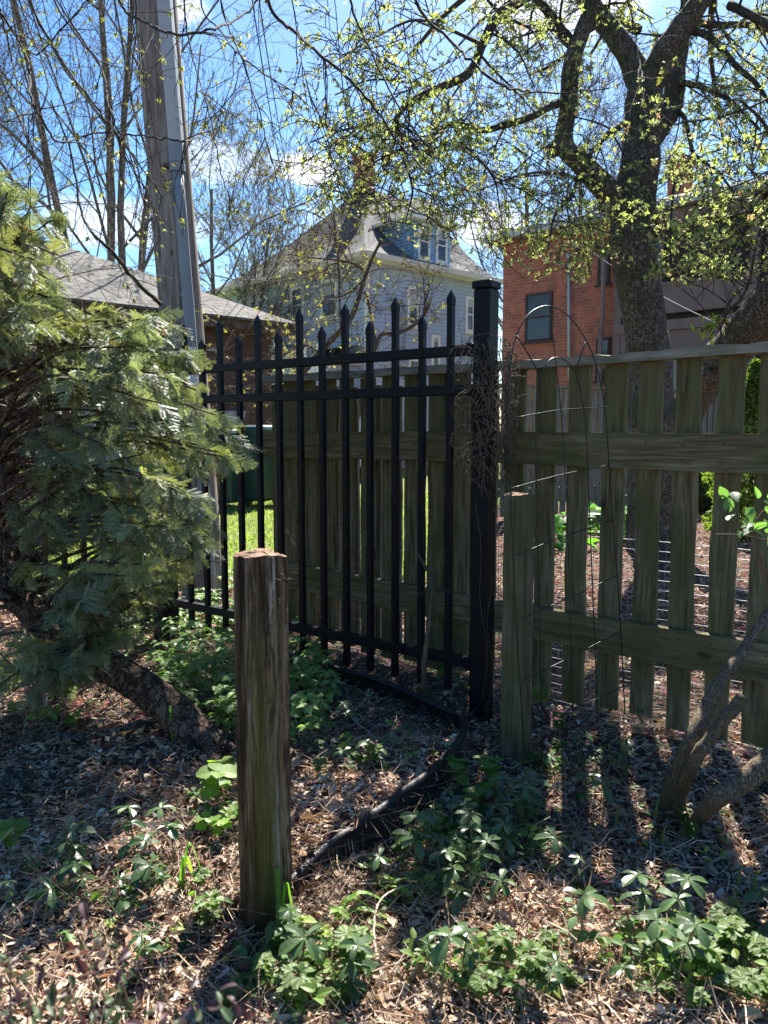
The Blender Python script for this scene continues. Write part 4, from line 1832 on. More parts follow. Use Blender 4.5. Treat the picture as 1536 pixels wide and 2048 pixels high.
_r = np.random.default_rng(3)
_lv, _lf = leaf_tmpl(1, .5, .3, .2, 2)
_d = rdir(6, _r)
_d[:, 2] = abs(_d[:, 2]) * .5
LEAFCLUMP = multi(_lv, _lf, _d, _r.uniform(.7, 1.1, 6), _r.uniform(-.6, .6, 6))

# ================================================================= BARE TREES BEHIND
bare_tree(232, 20, 19, .125, 5, 'tall bare tree with several stems behind the brown garage', ((.24, .24, .10), .05, .07), stems=4, maxl=4, minr=.0042, spread=.22)
bare_tree(30, 17, 17, .07, 8, 'bare twiggy tree at the far left above the evergreen', ((.24, .22, .10), .05, .06), stems=2, maxl=4, minr=.004, spread=.25)
bare_tree(470, 27, 13, .13, 21, 'bare grey tree right behind the utility pole, its twigs reaching towards the small cloud', ((.24, .24, .12), .08, .08), stems=3, maxl=4, minr=.0065, spread=.4)
bare_tree(1012, 34, 17, .2, 31, 'bare tree standing between the blue house and the brick house', None, stems=2, maxl=4, minr=.009, spread=.3)
bare_tree(1160, 44, 22, .25, 37, 'distant bare tree rising behind the brick house roof', None, stems=2, maxl=4, minr=.011, spread=.25)

# small yellowish shrub tree in front of the blue house
CFG_S = dict(wig=[.10, .14, .16, .18, .2], trop=[.02, .0, .0, .0, .0], taper=.3, n=[9, 7, 6, 4], start=[.15, .15, .15, .1], ang=(25, 70), rr=.5, lr=[.6, .55, .5, .5])
bare_tree(548, 16.0, 5.4, .05, 43, 'small spreading shrub tree with pale yellow buds in front of the blue house', ((.42, .36, .16), .5, .05), cfg=CFG_S, stems=4, maxl=3, minr=.006, spread=.9, name='budding_shrub')

# ================================================================= BIG TREE
TY = 7.9
TB = np.array([P(1300, 1098, TY)[0], TY, 0])
BT = thing('leafing_tree', 'big rough barked tree with fresh small leaves and forked dark trunk behind the picket fence', 'tree', TB)


def limb(pxs, k=.86):
    """pxs: (x, y, width px, dY)"""
    return [(P(x, y, TY + dy), k * wpx / 2 / F_PX * (TY + dy)) for x, y, wpx, dy in pxs]


def tube_limb(m, lm, n, k, rough=.04, R=rng):
    p = np.array([a for a, b in lm])
    r_ = np.array([b for a, b in lm])
    if len(p) > 2:
        tq = np.linspace(0, len(p) - 1, n)
        p2 = spline(p, n)
        r2 = np.interp(tq, np.arange(len(p)), r_)
    else:
        p2, r2 = p, r_
    b0 = len(m.V)
    m.tube(p2, r2, k)
    V = m.V[b0]
    c = np.repeat(p2, k, axis=0)
    f = 1 + rough * R.normal(0, 1, (len(V), 1))
    m.V[b0] = c + (V - c) * f
    return p2, r2


main = limb([(1303, 1125, 150, 0), (1302, 1095, 118, 0), (1301, 1000, 104, 0), (1300, 860, 100, 0), (1300, 730, 100, 0), (1285, 620, 92, 0), (1268, 520, 98, 0), (1262, 440, 104, 0), (1270, 385, 92, 0), (1280, 320, 84, 0), (1285, 240, 78, 0), (1290, 165, 74, 0)])
forkL = limb([(1262, 470, 60, .0), (1235, 420, 64, -.05), (1208, 375, 56, -.15), (1160, 325, 46, -.25), (1128, 288, 42, -.3), (1136, 215, 38, -.35), (1141, 140, 38, -.4), (1156, 85, 36, -.45), (1180, 20, 34, -.5), (1195, -60, 28, -.5), (1230, -220, 18, -.4)])
upL = limb([(1290, 190, 66, 0), (1262, 120, 50, .1), (1225, 65, 46, .2), (1180, 10, 40, .3), (1140, -60, 34, .4), (1090, -220, 20, .8)])
upR = limb([(1290, 190, 66, 0), (1322, 118, 58, -.1), (1360, 60, 52, -.2), (1398, 5, 46, -.3), (1440, -80, 36, -.4), (1500, -240, 20, -.5)])
sideR = limb([(1285, 300, 50, .1), (1318, 255, 50, .2), (1345, 205, 48, .3), (1352, 140, 42, .4), (1362, 70, 38, .5), (1385, -30, 30, .6), (1400, -160, 18, .7)])
lean = limb(k=1.0, pxs=[(1318, 1105, 80, -.05), (1328, 1000, 70, -.1), (1342, 900, 66, -.3), (1375, 820, 66, -.6), (1420, 745, 74, -.9), (1470, 690, 80, -1.2), (1545, 605, 84, -1.6), (1640, 520, 84, -2.0), (1760, 380, 70, -2.3), (1850, 200, 46, -2.5)])
m = MB()
tube_limb(m, main, 40, 22, .03)
for L_, n_ in ((forkL, 40), (upL, 22), (upR, 24), (sideR, 26), (lean, 44)):
    tube_limb(m, L_, n_, 16, .035)
# broken stubs
s1 = limb([(1128, 290, 40, -.3), (1112, 296, 34, -.33), (1102, 302, 26, -.36)])
tube_limb(m, s1, 5, 10, .08)
s2 = limb([(1226, 400, 50, -.05), (1213, 375, 38, -.12), (1203, 368, 30, -.2)])
tube_limb(m, s2, 5, 10, .08)
s3 = limb([(1300, 440, 60, -.05), (1310, 425, 34, -.12)])
tube_limb(m, s3, 2, 10, .1)
s4 = limb([(1425, 760, 30, -1.0), (1405, 742, 22, -1.15)])
tube_limb(m, s4, 2, 8, .1)
m.build('trunk', M_BARK, BT, smooth=True)

# secondary limbs
sec = [
    [(1190, -20, 26, -.4), (1100, -30, 24, -.6), (1040, 3, 22, -.9), (992, 38, 22, -1.1), (965, 90, 20, -1.2), (938, 145, 20, -1.3), (880, 175, 18, -1.4), (820, 205, 16, -1.5), (794, 235, 14, -1.6), (796, 262, 12, -1.6), (826, 288, 10, -1.7), (850, 320, 7, -1.8)],
    [(1135, 200, 20, -.35), (1105, 210, 18, -.6), (1060, 234, 17, -.9), (1010, 250, 15, -1.1), (965, 260, 14, -1.2), (905, 248, 13, -1.4), (865, 270, 11, -1.5), (840, 285, 9, -1.6), (790, 262, 8, -1.7), (740, 252, 6, -1.9), (680, 262, 5, -2.0), (620, 285, 3, -2.1)],
    [(1141, 85, 24, -.4), (1115, 50, 22, -.3), (1090, 15, 18, -.2), (1040, -30, 14, 0), (960, -90, 10, .2)],
    [(1262, 240, 16, 0), (1225, 262, 14, -.3), (1195, 290, 11, -.5), (1172, 316, 8, -.6)],
    [(1275, 60, 24, .6), (1230, 40, 18, .9), (1180, 60, 12, 1.2), (1120, 120, 8, 1.5), (1060, 150, 5, 1.8)],
    [(1375, 60, 18, -.2), (1420, 75, 15, -.3), (1475, 135, 13, -.5), (1510, 165, 11, -.6), (1545, 215, 8, -.8)],
    [(1385, 45, 18, .2), (1440, 50, 15, .4), (1510, 52, 13, .6), (1600, 90, 10, .8)],
    [(1345, 165, 16, .3), (1390, 170, 13, .1), (1440, 190, 11, -.1), (1463, 203, 9, -.2), (1520, 260, 6, -.4)],
    [(1340, 215, 12, .3), (1368, 235, 10, .1), (1382, 290, 9, -.2), (1390, 310, 8, -.3), (1440, 350, 6, -.5), (1500, 430, 4, -.8)],
    [(1385, 308, 8, -.2), (1355, 350, 7, -.5), (1345, 400, 6, -.7), (1340, 480, 5, -.9), (1345, 540, 3, -1.0)],
    [(1460, 10, 20, -.4), (1520, 40, 18, -.7), (1580, 70, 14, -1.0)],
    [(1205, 370, 12, -.15), (1160, 360, 9, -.5), (1110, 345, 7, -.9), (1040, 350, 5, -1.3), (960, 380, 3, -1.7)],
    [(1160, 325, 10, -.25), (1145, 390, 8, -.7), (1110, 430, 6, -1.1), (1095, 500, 4, -1.4)],
    [(800, 265, 8, -1.7), (812, 330, 6, -1.9), (825, 380, 5, -2.0), (812, 440, 3, -2.1)],
    [(905, 250, 7, -1.4), (930, 290, 6, -1.7), (985, 350, 5, -2.0), (1000, 420, 3, -2.3)],
    [(840, 285, 7, -1.6), (775, 310, 5, -1.9), (720, 350, 4, -2.1), (680, 420, 2.5, -2.2)],
    [(965, 90, 9, -1.2), (900, 60, 7, -1.6), (830, 40, 6, -1.9), (760, 70, 4, -2.2), (690, 110, 3, -2.4)],
    [(880, 175, 8, -1.4), (820, 165, 6, -1.8), (740, 160, 4, -2.1), (670, 190, 3, -2.3)],
    [(1500, 690, 9, -1.4), (1450, 640, 7, -1.9), (1480, 600, 6, -2.1), (1500, 560, 5, -2.2), (1510, 500, 4, -2.3), (1530, 420, 3, -2.4)],
    [(1440, 700, 5, -1.3), (1445, 640, 4, -1.6), (1470, 590, 3, -1.7), (1510, 560, 3, -1.7)],
    [(1660, 500, 20, -2.2), (1600, 420, 16, -2.6), (1560, 330, 12, -3.0), (1530, 250, 8, -3.3), (1480, 200, 5, -3.5)],
    [(1400, -120, 20, .5), (1330, -60, 14, 1.2), (1240, 20, 9, 1.9), (1180, 110, 6, 2.4)],
    [(1440, -80, 24, -.4), (1420, 60, 12, 1.4), (1430, 180, 8, 2.0), (1450, 300, 5, 2.4)],
    [(1140, -60, 24, .4), (1020, -60, 16, 1.0), (900, 20, 11, 1.6), (820, 110, 7, 2.0)],
]
seclimbs = []
m = MB()
for q in sec:
    l_ = limb(q)
    seclimbs.append(tube_limb(m, l_, 5 * len(q), 9, .04))
CFG_T = dict(wig=[.12, .2, .26, .3], trop=[-.03, -.05, -.06, -.04], taper=.3, n=[5, 4, 0], start=[.1, .1, .1], ang=(35, 85), rr=.55, lr=[.55, .5, .5])
R = np.random.default_rng(77)
outs, tips = {}, []
srcs = [(p, r_, 1.0) for p, r_ in seclimbs]
for L_ in (forkL, upL, upR, sideR, lean):
    p = np.array([a for a, b in L_])
    r_ = np.array([b for a, b in L_])
    p = spline(p, 30)
    srcs.append((p[10:], np.interp(np.linspace(0, len(r_) - 1, 30), np.arange(len(r_)), r_)[10:], .35))
for si, (p, r_, dens) in enumerate(srcs):
    Ls = np.linalg.norm(np.diff(p, axis=0), axis=1)
    tot = Ls.sum()
    cnt = int(tot * 5.2 * dens) + 2
    for c in range(cnt):
        t_ = R.uniform(.12, 1)
        i = min(int(t_ * (len(p) - 1)), len(p) - 2)
        td = unit(p[i + 1] - p[i])
        side = R.normal(0, 1, 3)
        side[2] = side[2] * .8 - .18
        side -= td * (side @ td)
        side = unit(side)
        d_ = unit(td * .45 + side)
        if p[i][2] > 5.7 and R.random() < .85:
            continue
        grow_branch(outs, tips, p[i], d_, R.uniform(.45, 1.05), min(max(r_[i] * .35, .006), .016), 0, 2, R, CFG_T)


def proj(q):
    c, s = math.cos(PITCH), math.sin(PITCH)
    z = q[2] - CAM_H
    dep = q[1] * c - z * s
    return 768 + F_PX * q[0] / dep, 1024 - F_PX * (q[1] * s + z * c) / dep


LIMX = [300, 540, 600, 700, 800, 900, 1000, 1060, 1150, 1240, 1330, 1450, 1600, 2400]
LIMY = [100, 300, 400, 430, 480, 470, 510, 560, 565, 540, 560, 545, 540, 560]


def inside_crown(q, m_=0):
    x, y = proj(q)
    return y < np.interp(x, LIMX, LIMY) + m_


for l in list(outs):
    outs[l] = [(p, r_) for p, r_ in outs[l] if inside_crown(p[-1], 10)]
for l, k in ((0, 5), (1, 3), (2, 3)):
    m.tubes([(p, np.maximum(r_, .0032)) for p, r_ in outs.get(l, [])], k)
m.build('limbs', M_TWIGDARK, BT, smooth=True)
lp = []
for l, dens in ((0, .25), (1, .42), (2, .6)):
    for p, r_ in outs.get(l, []):
        n_ = len(p)
        for q in range(1, n_):
            if R.random() < dens:
                lp.append(p[q] * (1 - .0) + R.normal(0, .012, 3))
                if l and R.random() < .3:
                    lp.append((p[q] + p[q - 1]) / 2 + R.normal(0, .014, 3))
lp = np.array([q for q in lp if inside_crown(q, 20) and (q[2] < 5.7 or R.random() < .5) and (q[0] > .2 or R.random() < .75) and R.random() < .82])
N = len(lp)
print('big tree clusters', N)
g_ = R.random((N, 1))
cc_ = np.where(g_ < .75, np.array([[.39, .45, .16]]), np.array([[.47, .46, .25]])) * R.uniform(.6, 1.25, (N, 1))
cc_ = np.where(R.random((N, 1)) < .06, np.array([[.34, .23, .16]]), cc_)
m = MB()
dd_ = rdir(N, R)
m.inst(*LEAFCLUMP, lp, frames(dd_, R.uniform(0, 6, N)), R.uniform(.5, 1.4, N) * .0235, cc_)
m.build('leaves', M_LEAF, BT)

# ================================================================= NEAR BARE SHRUB behind the fence
BS = thing('broken_shrub', 'scraggly shrub with pale cut limbs and few buds behind the iron fence bars', 'shrub', (P(640, 865, 6.0)[0], 6.0, 0))
m = MB()
shr = [
    ([(575, 1010), (585, 830), (600, 755), (640, 705), (672, 670), (700, 640), (716, 600), (728, 560), (745, 515), (763, 480)], 6.0, 17, 5),
    ([(430, 1000), (436, 830), (440, 760), (450, 700), (470, 660)], 6.4, 16, 6),
    ([(470, 930), (500, 810), (535, 735), (540, 690)], 6.4, 9, 4),
    ([(700, 900), (742, 720), (752, 690), (765, 668), (800, 665), (840, 640), (858, 608)], 5.8, 10, 7),
    ([(733, 545), (710, 528), (670, 520), (620, 515), (575, 508)], 6.0, 5, 2),
    ([(733, 545), (700, 525), (660, 530), (645, 550)], 6.0, 4, 2),
    ([(752, 700), (745, 650), (735, 600), (730, 585)], 5.8, 6, 3),
    ([(700, 800), (682, 660), (678, 560), (670, 450), (668, 420)], 5.9, 4, 2),
    ([(680, 560), (670, 480), (650, 440), (600, 420), (590, 440)], 5.9, 3, 1.5),
    ([(845, 640), (850, 600), (848, 580)], 5.7, 4, 2),
    ([(728, 560), (690, 590), (650, 600), (620, 640)], 6.0, 4, 2),
    ([(640, 705), (610, 690), (580, 700), (560, 720)], 6.0, 4, 2),
]
R = np.random.default_rng(5)
outs2, tips2 = {}, []
CFG_B = dict(wig=[.16, .2, .22], trop=[.02, 0, 0], taper=.25, n=[4, 3], start=[.2, .2], ang=(30, 75), rr=.6, lr=[.6, .5])
for px, Yd, w0, w1 in shr:
    p = spline([P(x, y, Yd) for x, y in px], 22)
    r_ = np.linspace(w0, w1, 22) / 2 / F_PX * Yd
    m.tube(p, r_, 8)
    for c in range(7):
        i = R.integers(4, 21)
        grow_branch(outs2, tips2, p[i], unit(R.normal(0, 1, 3) + np.array([0, 0, .4])), R.uniform(.15, .5), .004, 0, 2, R, CFG_B)
for l in outs2:
    m.tubes([(a, np.maximum(b, .0016)) for a, b in outs2[l]], 4)
m.build('stems', M_STICK, BS, smooth=True)
pos = np.concatenate([a[-2:] for a, b in outs2[2]])
pos = pos[R.random(len(pos)) < .3]
m = MB()
m.inst(*LEAFCLUMP, pos, frames(rdir(len(pos), R), R.uniform(0, 6, len(pos))), R.uniform(.5, 1.2, len(pos)) * .022, np.array([[.36, .34, .10]]) * R.uniform(.6, 1.3, (len(pos), 1)))
m.build('buds', M_LEAF, BS)

# ================================================================= OVERHANGING BRANCHES (tree whose trunk stands out of the frame)
OT = thing('overhanging_tree', 'thin dark drooping branches with few new leaves hanging across the top of the view', 'tree', (-3.1, 1.3, 0))
m = MB()
top = np.array([-2.4, 1.7, 4.2])
m.tube(spline([(-3.1, 1.3, -.1), (-3.05, 1.35, 1.5), (-2.8, 1.5, 3.0), (-2.4, 1.7, 4.2), (-1.6, 2.2, 5.2)], 24), np.linspace(.16, .06, 24), 12)
m.build('trunk', M_BARK, OT, smooth=True)
ov_paths = [
    ([(180, -260), (232, -10), (300, 50), (360, 68), (420, 58), (470, 38), (520, -5), (560, -120)], 2.4, 5.5, 4),
    ([(-60, -200), (30, -20), (60, 60), (95, 170), (62, 240), (60, 200)], 2.6, 4, 2),
    ([(-120, -60), (10, 40), (55, 120), (62, 190), (85, 240), (120, 285), (180, 268), (250, 268), (330, 278), (375, 282), (400, 265), (415, 235)], 2.5, 5, 2.5),
    ([(20, -250), (60, 0), (130, 130), (190, 210), (235, 270), (280, 330), (330, 400)], 2.8, 6, 2.5),
    ([(80, -240), (110, 0), (200, 130), (215, 200), (240, 270), (280, 350), (300, 410), (305, 440)], 2.7, 4, 2),
    ([(380, -200), (400, 0), (440, 60), (480, 110), (560, 170), (600, 190)], 2.6, 4, 1.6),
    ([(360, -160), (370, 30), (390, 130), (420, 230), (440, 330), (470, 430)], 3.0, 4, 1.6),
    ([(420, -200), (440, 0), (480, 110), (520, 230), (545, 330), (570, 400)], 3.1, 3.6, 1.5),
    ([(470, -220), (540, 10), (592, 65), (640, 110), (700, 160), (760, 230), (800, 290), (860, 350)], 3.2, 8, 3),
    ([(560, -150), (588, 20), (600, 80), (605, 130), (630, 220)], 3.0, 3, 1.6),
    ([(640, 110), (650, 130), (652, 260)], 3.2, 4, 2.5),
    ([(640, 112), (700, 105), (770, 90), (850, 60)], 3.2, 3, 1.5),
    ([(690, -150), (700, 0), (740, 100), (800, 220), (850, 290)], 3.4, 6, 2.5),
    ([(810, -180), (830, 0), (900, 80), (950, 130), (1000, 170), (1060, 182), (1130, 186), (1220, 175)], 2.9, 7, 2.5),
    ([(100, 200), (140, 300), (165, 430), (190, 470), (230, 510), (270, 560), (320, 608)], 3.4, 3, 9),
    ([(250, -200), (270, 0), (280, 120), (274, 260), (280, 300)], 2.6, 3, 1.5),
    ([(-40, 100), (20, 60), (70, 110), (140, 40), (230, -60)], 3.0, 5, 2),
    ([(1240, -80), (1270, 60), (1280, 130), (1290, 165)], 2.4, 3, 1.5),
    ([(0, 20), (20, 100), (40, 200), (60, 330), (50, 420)], 3.0, 4, 1.8),
]
m = MB()
outs3, tips3 = {}, []
R = np.random.default_rng(9)
CFG_O = dict(wig=[.10, .14], trop=[-.05, -.03], taper=.3, n=[3], start=[.25], ang=(20, 50), rr=.6, lr=[.5])
mains = []
for px, Yd, w0, w1 in ov_paths:
    n_ = 6 * len(px)
    p = spline([P(x, y, Yd + .25 * math.sin(q * 1.3)) for q, (x, y) in enumerate(px)], n_)
    p = p + R.normal(0, .0022, p.shape)
    r_ = np.linspace(w0, w1, n_) / 2 / F_PX * Yd
    m.tube(p, r_, 7)
    mains.append(p)
    if px[0][1] < -100:      # tie it back to the trunk
        a = p[0]
        mid = (a + top) / 2 + np.array([0, .1, .5])
        m.tube(spline([top, mid, a], 14), np.linspace(.03, r_[0], 14), 7)
    for c in range(int(3 + len(px) * .8)):
        i = R.integers(3, n_ - 1)
        td = unit(p[i + 1] - p[i]) if i + 1 < n_ else unit(p[i] - p[i - 1])
        grow_branch(outs3, tips3, p[i], unit(td + R.normal(0, .45, 3) + np.array([0, 0, -.25])), R.uniform(.10, .38), .0022, 0, 1, R, CFG_O)
for l in outs3:
    m.tubes([(a, np.maximum(b, .0011)) for a, b in outs3[l]], 4)
m.build('branches', M_TWIGDARK, OT, smooth=True)
_dv = np.array([(.5, .3, -.8), (-.4, .5, -.7), (.1, -.6, -.8), (-.2, -.1, -1), (.7, -.2, -.3)])
DROOP = multi(*leaf_tmpl(1, .42, .3, .1, 3), _dv, [1, .8, .9, .7, .6])
pos, sz = [], []
for l in outs3:
    for a, b in outs3[l]:
        pos.append(a[-1])
        if R.random() < .15:
            pos.append(a[len(a) // 2])
pos = np.array(pos)
pos = pos[R.random(len(pos)) < .5]
N = len(pos)
m = MB()
m.inst(*DROOP, pos, frames(np.array([[1, 0, 0]]) * np.ones((N, 1)) + R.normal(0, .35, (N, 3)), R.uniform(-.5, .5, N)), R.uniform(.010, .026, N), np.array([[.27, .27, .07]]) * R.uniform(.5, 1.3, (N, 1)))
m.build('leaves', M_LEAF, OT)

# leaf sprig hanging off the leaning limb, right
SG = []
R = np.random.default_rng(19)
lv = leaf_tmpl(1, .5, .25, .2, 4)
m = MB()
pos, dirs = [], []
for path in ([(1505, 560), (1480, 575), (1460, 600), (1440, 640), (1425, 665), (1420, 680)], [(1425, 668), (1440, 630), (1420, 665)], [(1440, 660), (1425, 650), (1400, 662)], [(1500, 690), (1440, 650), (1410, 660), (1395, 668)], [(1530, 500), (1500, 480), (1480, 470), (1470, 500)]):
    p = spline([P(x, y, 5.9) for x, y in path], 14)
    m.tube(p, .004, 5)
    for q in p[3:]:
        for _ in range(1):
            pos.append(q + R.normal(0, .02, 3))
            dirs.append(unit(R.normal(0, 1, 3) + np.array([0, 0, .2])))
m.build('sprig_stem', M_TWIGDARK, BT, smooth=True)
m = MB()
N = len(pos)
m.inst(*lv, np.array(pos), frames(np.array(dirs), R.uniform(-1, 1, N)), R.uniform(.04, .075, N), np.array([[.33, .42, .07]]) * R.uniform(.7, 1.2, (N, 1)))
m.build('sprig_leaves', M_LEAF, BT)
# ================================================================= CEDAR (arborvitae) AT THE LEFT
def frond_template(seed, kids=8, sub=6):
    r = np.random.default_rng(seed)
    V, F = [], []

    def strip(a, d, L, w0, w1, nrm):
        side = unit(np.cross(d, nrm))
        b = a + d * L
        i = len(V)
        V.extend([a - side * w0 / 2, a + side * w0 / 2, b + side * w1 / 2, b - side * w1 / 2])
        F.append((i, i + 1, i + 2, i + 3))

    pts = []
    d = np.array([0, 1.0, 0])
    p = np.zeros(3)
    for i in range(9):
        pts.append(p.copy())
        d = unit(d + np.array([r.normal(0, .07), 0, -.07 + r.normal(0, .03)]))
        p = p + d * .125
    pts.append(p)
    for i in range(9):
        dd = unit(pts[i + 1] - pts[i])
        strip(pts[i], dd, .128, .035 * (1 - i / 14), .035 * (1 - (i + 1) / 14), (0, 0, 1))
    for i in range(1, 10):
        t_ = i / 9
        for sgn in (-1, 1):
            L = (.50 * (1 - t_) ** .8 + .10) * r.uniform(.75, 1.15)
            ang = math.radians(r.uniform(34, 50))
            nrm = unit((r.normal(0, .25), r.normal(0, .2), 1))
            b = unit(np.array([sgn * math.sin(ang), math.cos(ang), r.uniform(-.22, .05)]))
            a = pts[min(i, 9)] + (0, r.uniform(-.03, .03), 0)
            strip(a, b, L, .026, .016, nrm)
            ns = max(2, int(sub * L / .5) + 1)
            for j in range(ns):
                f = (j + .6) / ns
                for s2 in (-1, 1):
                    a2 = a + b * L * f
                    an2 = math.radians(r.uniform(30, 44)) * s2
                    c_, s_ = math.cos(an2), math.sin(an2)
                    e = unit(np.array([b[0] * c_ - b[1] * s_, b[0] * s_ + b[1] * c_, b[2] + r.uniform(-.15, .05)]))
                    strip(a2, e, (.13 * (1 - f * .5)) * r.uniform(.7, 1.3), .026, .012, nrm)
    return np.array(V), np.array(F)


CB = G(410, 1500)
CT = thing('cedar_tree', 'arborvitae evergreen with leaning trunk and feathery drooping sprays filling the left side', 'tree', CB)
core_px = [((425, 1515), 2.78, 95), ((398, 1480), 2.80, 84), ((360, 1435), 2.83, 74), ((300, 1385), 2.87, 68), ((230, 1340), 2.92, 64), ((160, 1300), 2.98, 60), ((80, 1240), 3.05, 56), ((10, 1150), 3.1, 52), ((-30, 1000), 3.15, 46), ((-40, 800), 3.2, 40), ((-50, 600), 3.2, 30), ((-70, 400), 3.2, 22), ((-90, 250), 3.2, 12)]
m = MB()
cp_ = spline([P(x, y, Y) for (x, y), Y, w_ in core_px], 60)
cr_ = np.interp(np.linspace(0, 12, 60), np.arange(13), [w_ / 2 / F_PX * Y for _, Y, w_ in core_px])
b0 = len(m.V)
m.tube(cp_, cr_, 24)
Vt = m.V[b0]
cen = np.repeat(cp_, 24, axis=0)
ph = np.tile(np.arange(24), 60)
m.V[b0] = cen + (Vt - cen) * (1 + .07 * np.sin(ph * 2.1 + 1)[:, None] + rng.normal(0, .02, (len(Vt), 1)))
# roots spreading from the foot
for pr in ([(400, 1480), (432, 1530), (450, 1580), (455, 1600)], [(410, 1485), (450, 1490), (490, 1485), (520, 1480)], [(395, 1490), (370, 1510), (330, 1500)], [(405, 1490), (440, 1500), (480, 1512), (510, 1530)]):
    gp = [G(x, y) + Z3 * h for (x, y), h in zip(pr, (.06, .025, .01, -.02))]
    m.tube(spline(gp, 14), np.linspace(.036, .012, 14), 10)
m.build('trunk', M_BARKCEDAR, CT, smooth=True)

XMAX = [(330, 25), (400, 45), (450, 95), (520, 105), (570, 85), (600, 200), (650, 320), (700, 365), (760, 385), (810, 400), (850, 470), (890, 505), (930, 470), (980, 430), (1040, 440), (1100, 430), (1150, 380), (1200, 330), (1250, 260), (1300, 215), (1350, 190), (1390, 120), (1420, 60)]
xk, xv = np.array([a for a, b in XMAX]), np.array([b for a, b in XMAX])
R = np.random.default_rng(17)
tipsp = []
for (x, y) in [(500, 890), (470, 870), (450, 905), (380, 700), (365, 650), (395, 720), (330, 625), (300, 640), (430, 1050), (425, 1090), (400, 1000), (370, 1140), (330, 1180), (250, 1240), (230, 1180), (180, 1340), (120, 1360), (60, 1390), (30, 1350), (110, 440), (70, 410), (125, 510), (40, 370), (0, 350), (110, 560), (150, 620), (215, 620), (400, 780), (350, 820), (440, 830), (200, 1000), (100, 1000)]:
    tipsp.append((x - 8, y, R.uniform(2.75, 3.25)))
    tipsp.append((x - 40, y + 25, R.uniform(2.75, 3.25)))
while len(tipsp) < 195:
    y = R.uniform(345, 1370) if R.random() < .6 else R.uniform(850, 1370)
    xm = np.interp(y, xk, xv) - 25
    x = xm - abs(R.normal(0, .42)) * (xm + 130)
    if x < -160:
        continue
    tipsp.append((x, y, R.uniform(2.45, 3.5)))
for _ in range(26):
    tipsp.append((R.uniform(-650, -120), R.uniform(350, 1150), R.uniform(2.4, 3.6)))
mbr = MB()
SP, SD, SR, SS, SC_ = [], [], [], [], []
for (x, y, Y) in tipsp:
    tip = P(x, y, Y)
    if tip[2] < .10:
        continue
    # attach lower than the tip, arching out and drooping
    zt_ = tip[2] - R.uniform(.0, .35)
    i = int(np.argmin(np.abs(cp_[18:, 2] - np.clip(zt_, .35, 3)))) + 18
    a = cp_[i]
    L = np.linalg.norm(tip - a)
    mid = (a + tip) / 2 + np.array([0, 0, .10 * L]) + R.normal(0, .05, 3)
    bow = spline([a, mid, tip], 14)
    mbr.tube(bow, np.linspace(.011, .0025, 14), 5, cap=False)
    nsp = int(9 + L * 20)
    shade = R.uniform(.75, 1.25)
    warm = R.random() < .25
    for s in range(nsp):
        t_ = 1 - abs(R.normal(0, .30))
        if t_ < .12:
            t_ = R.uniform(.15, 1)
        f = t_ * 13
        k = min(int(f), 12)
        p = bow[k] * (1 - (f - k)) + bow[k + 1] * (f - k)
        td = unit(bow[k + 1] - bow[k])
        sd = unit(np.cross(td, (0, 0, 1))) * R.choice([-1, 1])
        d = unit(td * R.uniform(.5, 1.2) + sd * R.uniform(.1, 1.0) + np.array([0, 0, R.uniform(-.8, .25)]) + R.normal(0, .32, 3))
        SP.append(p)
        SD.append(d)
        SR.append(R.normal(0, .85))
        SS.append(R.uniform(.045, .105))
        base = np.array([.225, .27, .165]) if not warm else np.array([.31, .34, .16])
        SC_.append(base * shade * R.uniform(.7, 1.35) if R.random() > .035 else np.array([.15, .10, .06]))
SP, SD, SR, SS, SC_ = map(np.array, (SP, SD, SR, SS, SC_))
keep = SP[:, 2] > .06
SP, SD, SR, SS, SC_ = SP[keep], SD[keep], SR[keep], SS[keep], SC_[keep]
mbr.build('boughs', M_BARKCEDAR, CT, smooth=True)
print('sprays', len(SP))
m = MB()
which = R.integers(0, 4, len(SP))
for v in range(4):
    q = which == v
    m.inst(*frond_template(40 + v), SP[q], frames(SD[q], SR[q]), SS[q], SC_[q])
m.build('sprays', M_CEDAR, CT)
# inner dead twigs
outs4, t4 = {}, []
for _ in range(90):
    i = R.integers(24, 58)
    grow_branch(outs4, t4, cp_[i], unit(R.normal(0, 1, 3) + np.array([.6, -.2, -.1])), R.uniform(.3, .9), .004, 0, 1, R, CFG_O)
m = MB()
for l in outs4:
    m.tubes([(a, np.maximum(b, .0012)) for a, b in outs4[l]], 4)
m.build('dead_twigs', M_STICK, CT)

# ================================================================= LEAF LITTER
R = np.random.default_rng(23)


def scatter_xy(n, y0, y1, pw, wide=.62, extra=.35):
    u = R.random(n)
    pw = pw if pw != 1 else 1.001
    a, b = y0 ** (1 - pw), y1 ** (1 - pw)
    Y = (a + (b - a) * u) ** (1 / (1 - pw)) if pw != 1 else y0 * (y1 / y0) ** u
    X = R.uniform(-1, 1, n) * (wide * Y + extra)
    return X, Y


